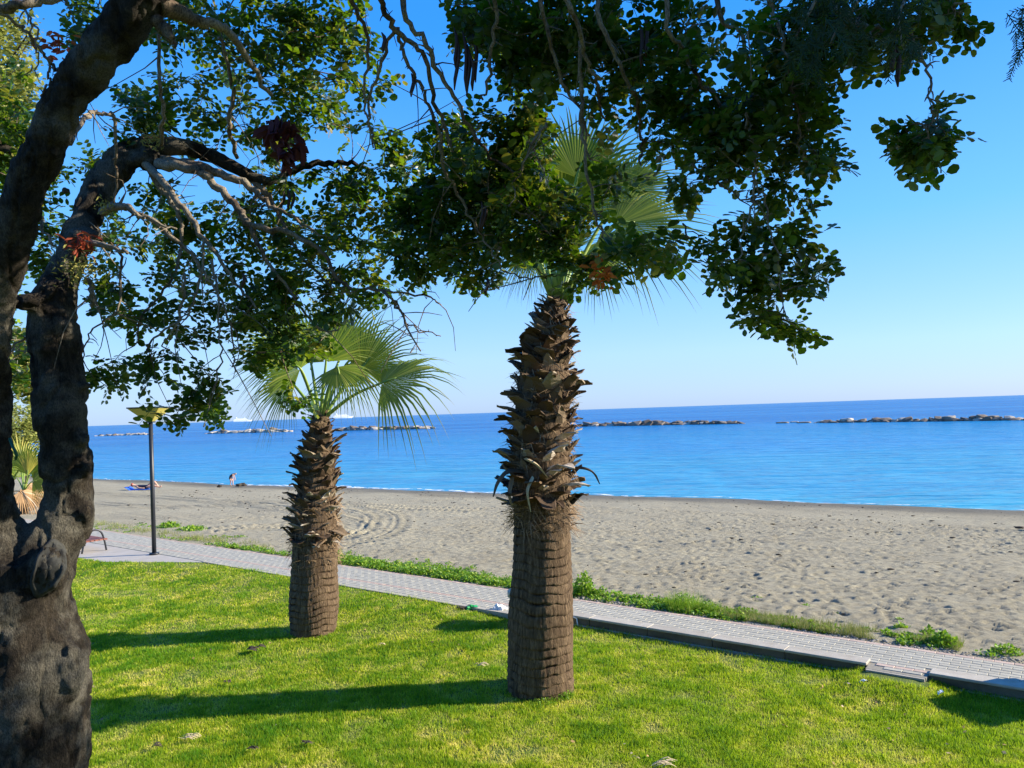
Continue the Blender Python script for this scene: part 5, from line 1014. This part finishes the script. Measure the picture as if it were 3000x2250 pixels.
scrap(742, 1900, 'dry_leaf_litter', 'dark curled dry leaf on the lawn in front of the far palm', 'leaf', M_dark, .20, .035, 7, .05)
scrap(670, 2000, 'dry_leaf_litter', 'small dark leaf on the lawn between the two palm shadows', 'leaf', M_dark, .07, .02, 4)
scrap(900, 2180, 'twig_litter', 'brown twig scrap in the grass near the bottom edge', 'twig', M_dark, .14, .010, 6)
scrap(740, 2195, 'twig_litter', 'short brown twig scrap low in the left grass', 'twig', M_dark, .12, .012, 5)
scrap(1118, 1890, 'straw_litter', 'pale straw bits on the grass right of the far palm shadow', 'straw', M_straw, .12, .006, 6)
scrap(455, 2190, 'twig_litter', 'dark twig bits in the grass beside the carob trunk', 'twig', M_dark, .10, .012, 5)
scrap(2528, 1998, 'paper_scrap', 'small white paper scrap on the grass below the kerb gap', 'paper scrap', M_bag, .12, .010, 3, .05)
scrap(2757, 2034, 'paper_scrap', 'small white paper scrap on the grass near the shadow at the right', 'paper scrap', M_bag, .06, .022, 3, .05)
scrap(1864, 2226, 'stick_litter', 'short pale stick lying in the grass at the bottom edge', 'stick', M_straw, .10, .006, 2, .05)
scrap(1950, 2240, 'straw_litter', 'pale dry straw patch in the grass at the bottom right of centre', 'straw', M_straw, .22, .007, 16, .04)
scrap(1410, 1950, 'straw_litter', 'dry beige straw patch on the grass left of the large palm', 'straw', M_straw, .16, .006, 12, .04)
scrap(560, 2160, 'straw_litter', 'dry straw patch low in the left part of the lawn', 'straw', M_straw, .22, .006, 14, .04)
scrap(2340, 2262, 'twig_litter', 'dark twig bits at the bottom edge of the lawn', 'twig', M_dark, .10, .01, 4)
for i, (px, py, s1, lb) in enumerate(((2267, 1646, .07, 'dark flat stone on the sand, lower of a pair right of the large palm'), (2287, 1630, .05, 'dark stone on the sand, upper of a pair right of the large palm'), (2511, 1725, .05, 'small dark block on the sand above the kerb gap'), (2820, 1692, .05, 'little dark stone on the sand near the right edge'),
        (2888, 1733, .10, 'flat dark stone on the lower right sand'), (2200, 1600, .04, 'tiny dark stone on the sand, topmost right of the palm'), (2985, 1546, .14, 'dark clump of seaweed at the right edge of the beach'), (2390, 1545, .07, 'small dark stone in the middle of the right beach'), (1925, 1663, .09, 'dark driftwood bit on the sand right of the large palm'), (2470, 1800, .03, 'tiny dark stone near the right verge'))):
    s_a, n_a = sn(*G(px, py, -.15)[:2]); zq = float(beach_base(s_a, n_a)); q = G(px, py, zq); o = link('beach_stone', rocks[i % 5].copy(), None, None, (q[0], q[1], q[2] + .01)); o.data.materials[0] = M_dark; o.scale = (s1, s1 * .7, s1 * .4); o.rotation_euler = (0, 0, i); tag(o, lb, 'stone', 'dark stones on the sand')

n = 130; y = 6.8 + 11 * RNG.random(n) ** 1.3; x = (RNG.random(n) * 2 - 1) * .66 * y; s_, n_ = sn(x, y); ok = n_ < edge_n(s_) - .2; x = x[ok]; y = y[ok]
V, Fa = leaves_mesh(np.stack([x, y, lawn_z(x, y) + .022], -1), .035, .2, .15)
tag(link('fallen_leaves', npmesh('fallen_leaves', V, Fa), M_dfrond), 'small dry fallen leaves scattered over the lawn', 'leaves', kind='stuff')

# bits of shell, wood and weed scattered over the sand
n = 2600; s_ = RNG.uniform(-40, 3, n); n_ = 11.6 + 19 * RNG.random(n) ** .9; ok = (fbm(s_ * .5, n_ * .5, 3) > -.05) & (n_ < shore_n(s_) - .8); s_ = s_[ok]; n_ = n_[ok]; x, y = xy(s_, n_); n = len(x)
sz = .008 + .028 * RNG.random(n) ** 4; Vp = (pv[None] * sz[:, None, None] * np.stack([1 + 1.5 * RNG.random(n), 1 + RNG.random(n), .45 + 0 * sz], -1)[:, None, :] + np.stack([x, y, beach_base(s_, n_) + .02], -1)[:, None, :]).reshape(-1, 3); Fp = (pf[None] + (np.arange(n) * len(pv))[:, None, None]).reshape(-1, 3)
tag(link('beach_debris', npmesh('beach_debris', Vp, Fp), M_dark), 'small dark bits of driftwood and seaweed scattered over the sand', 'debris', kind='stuff')
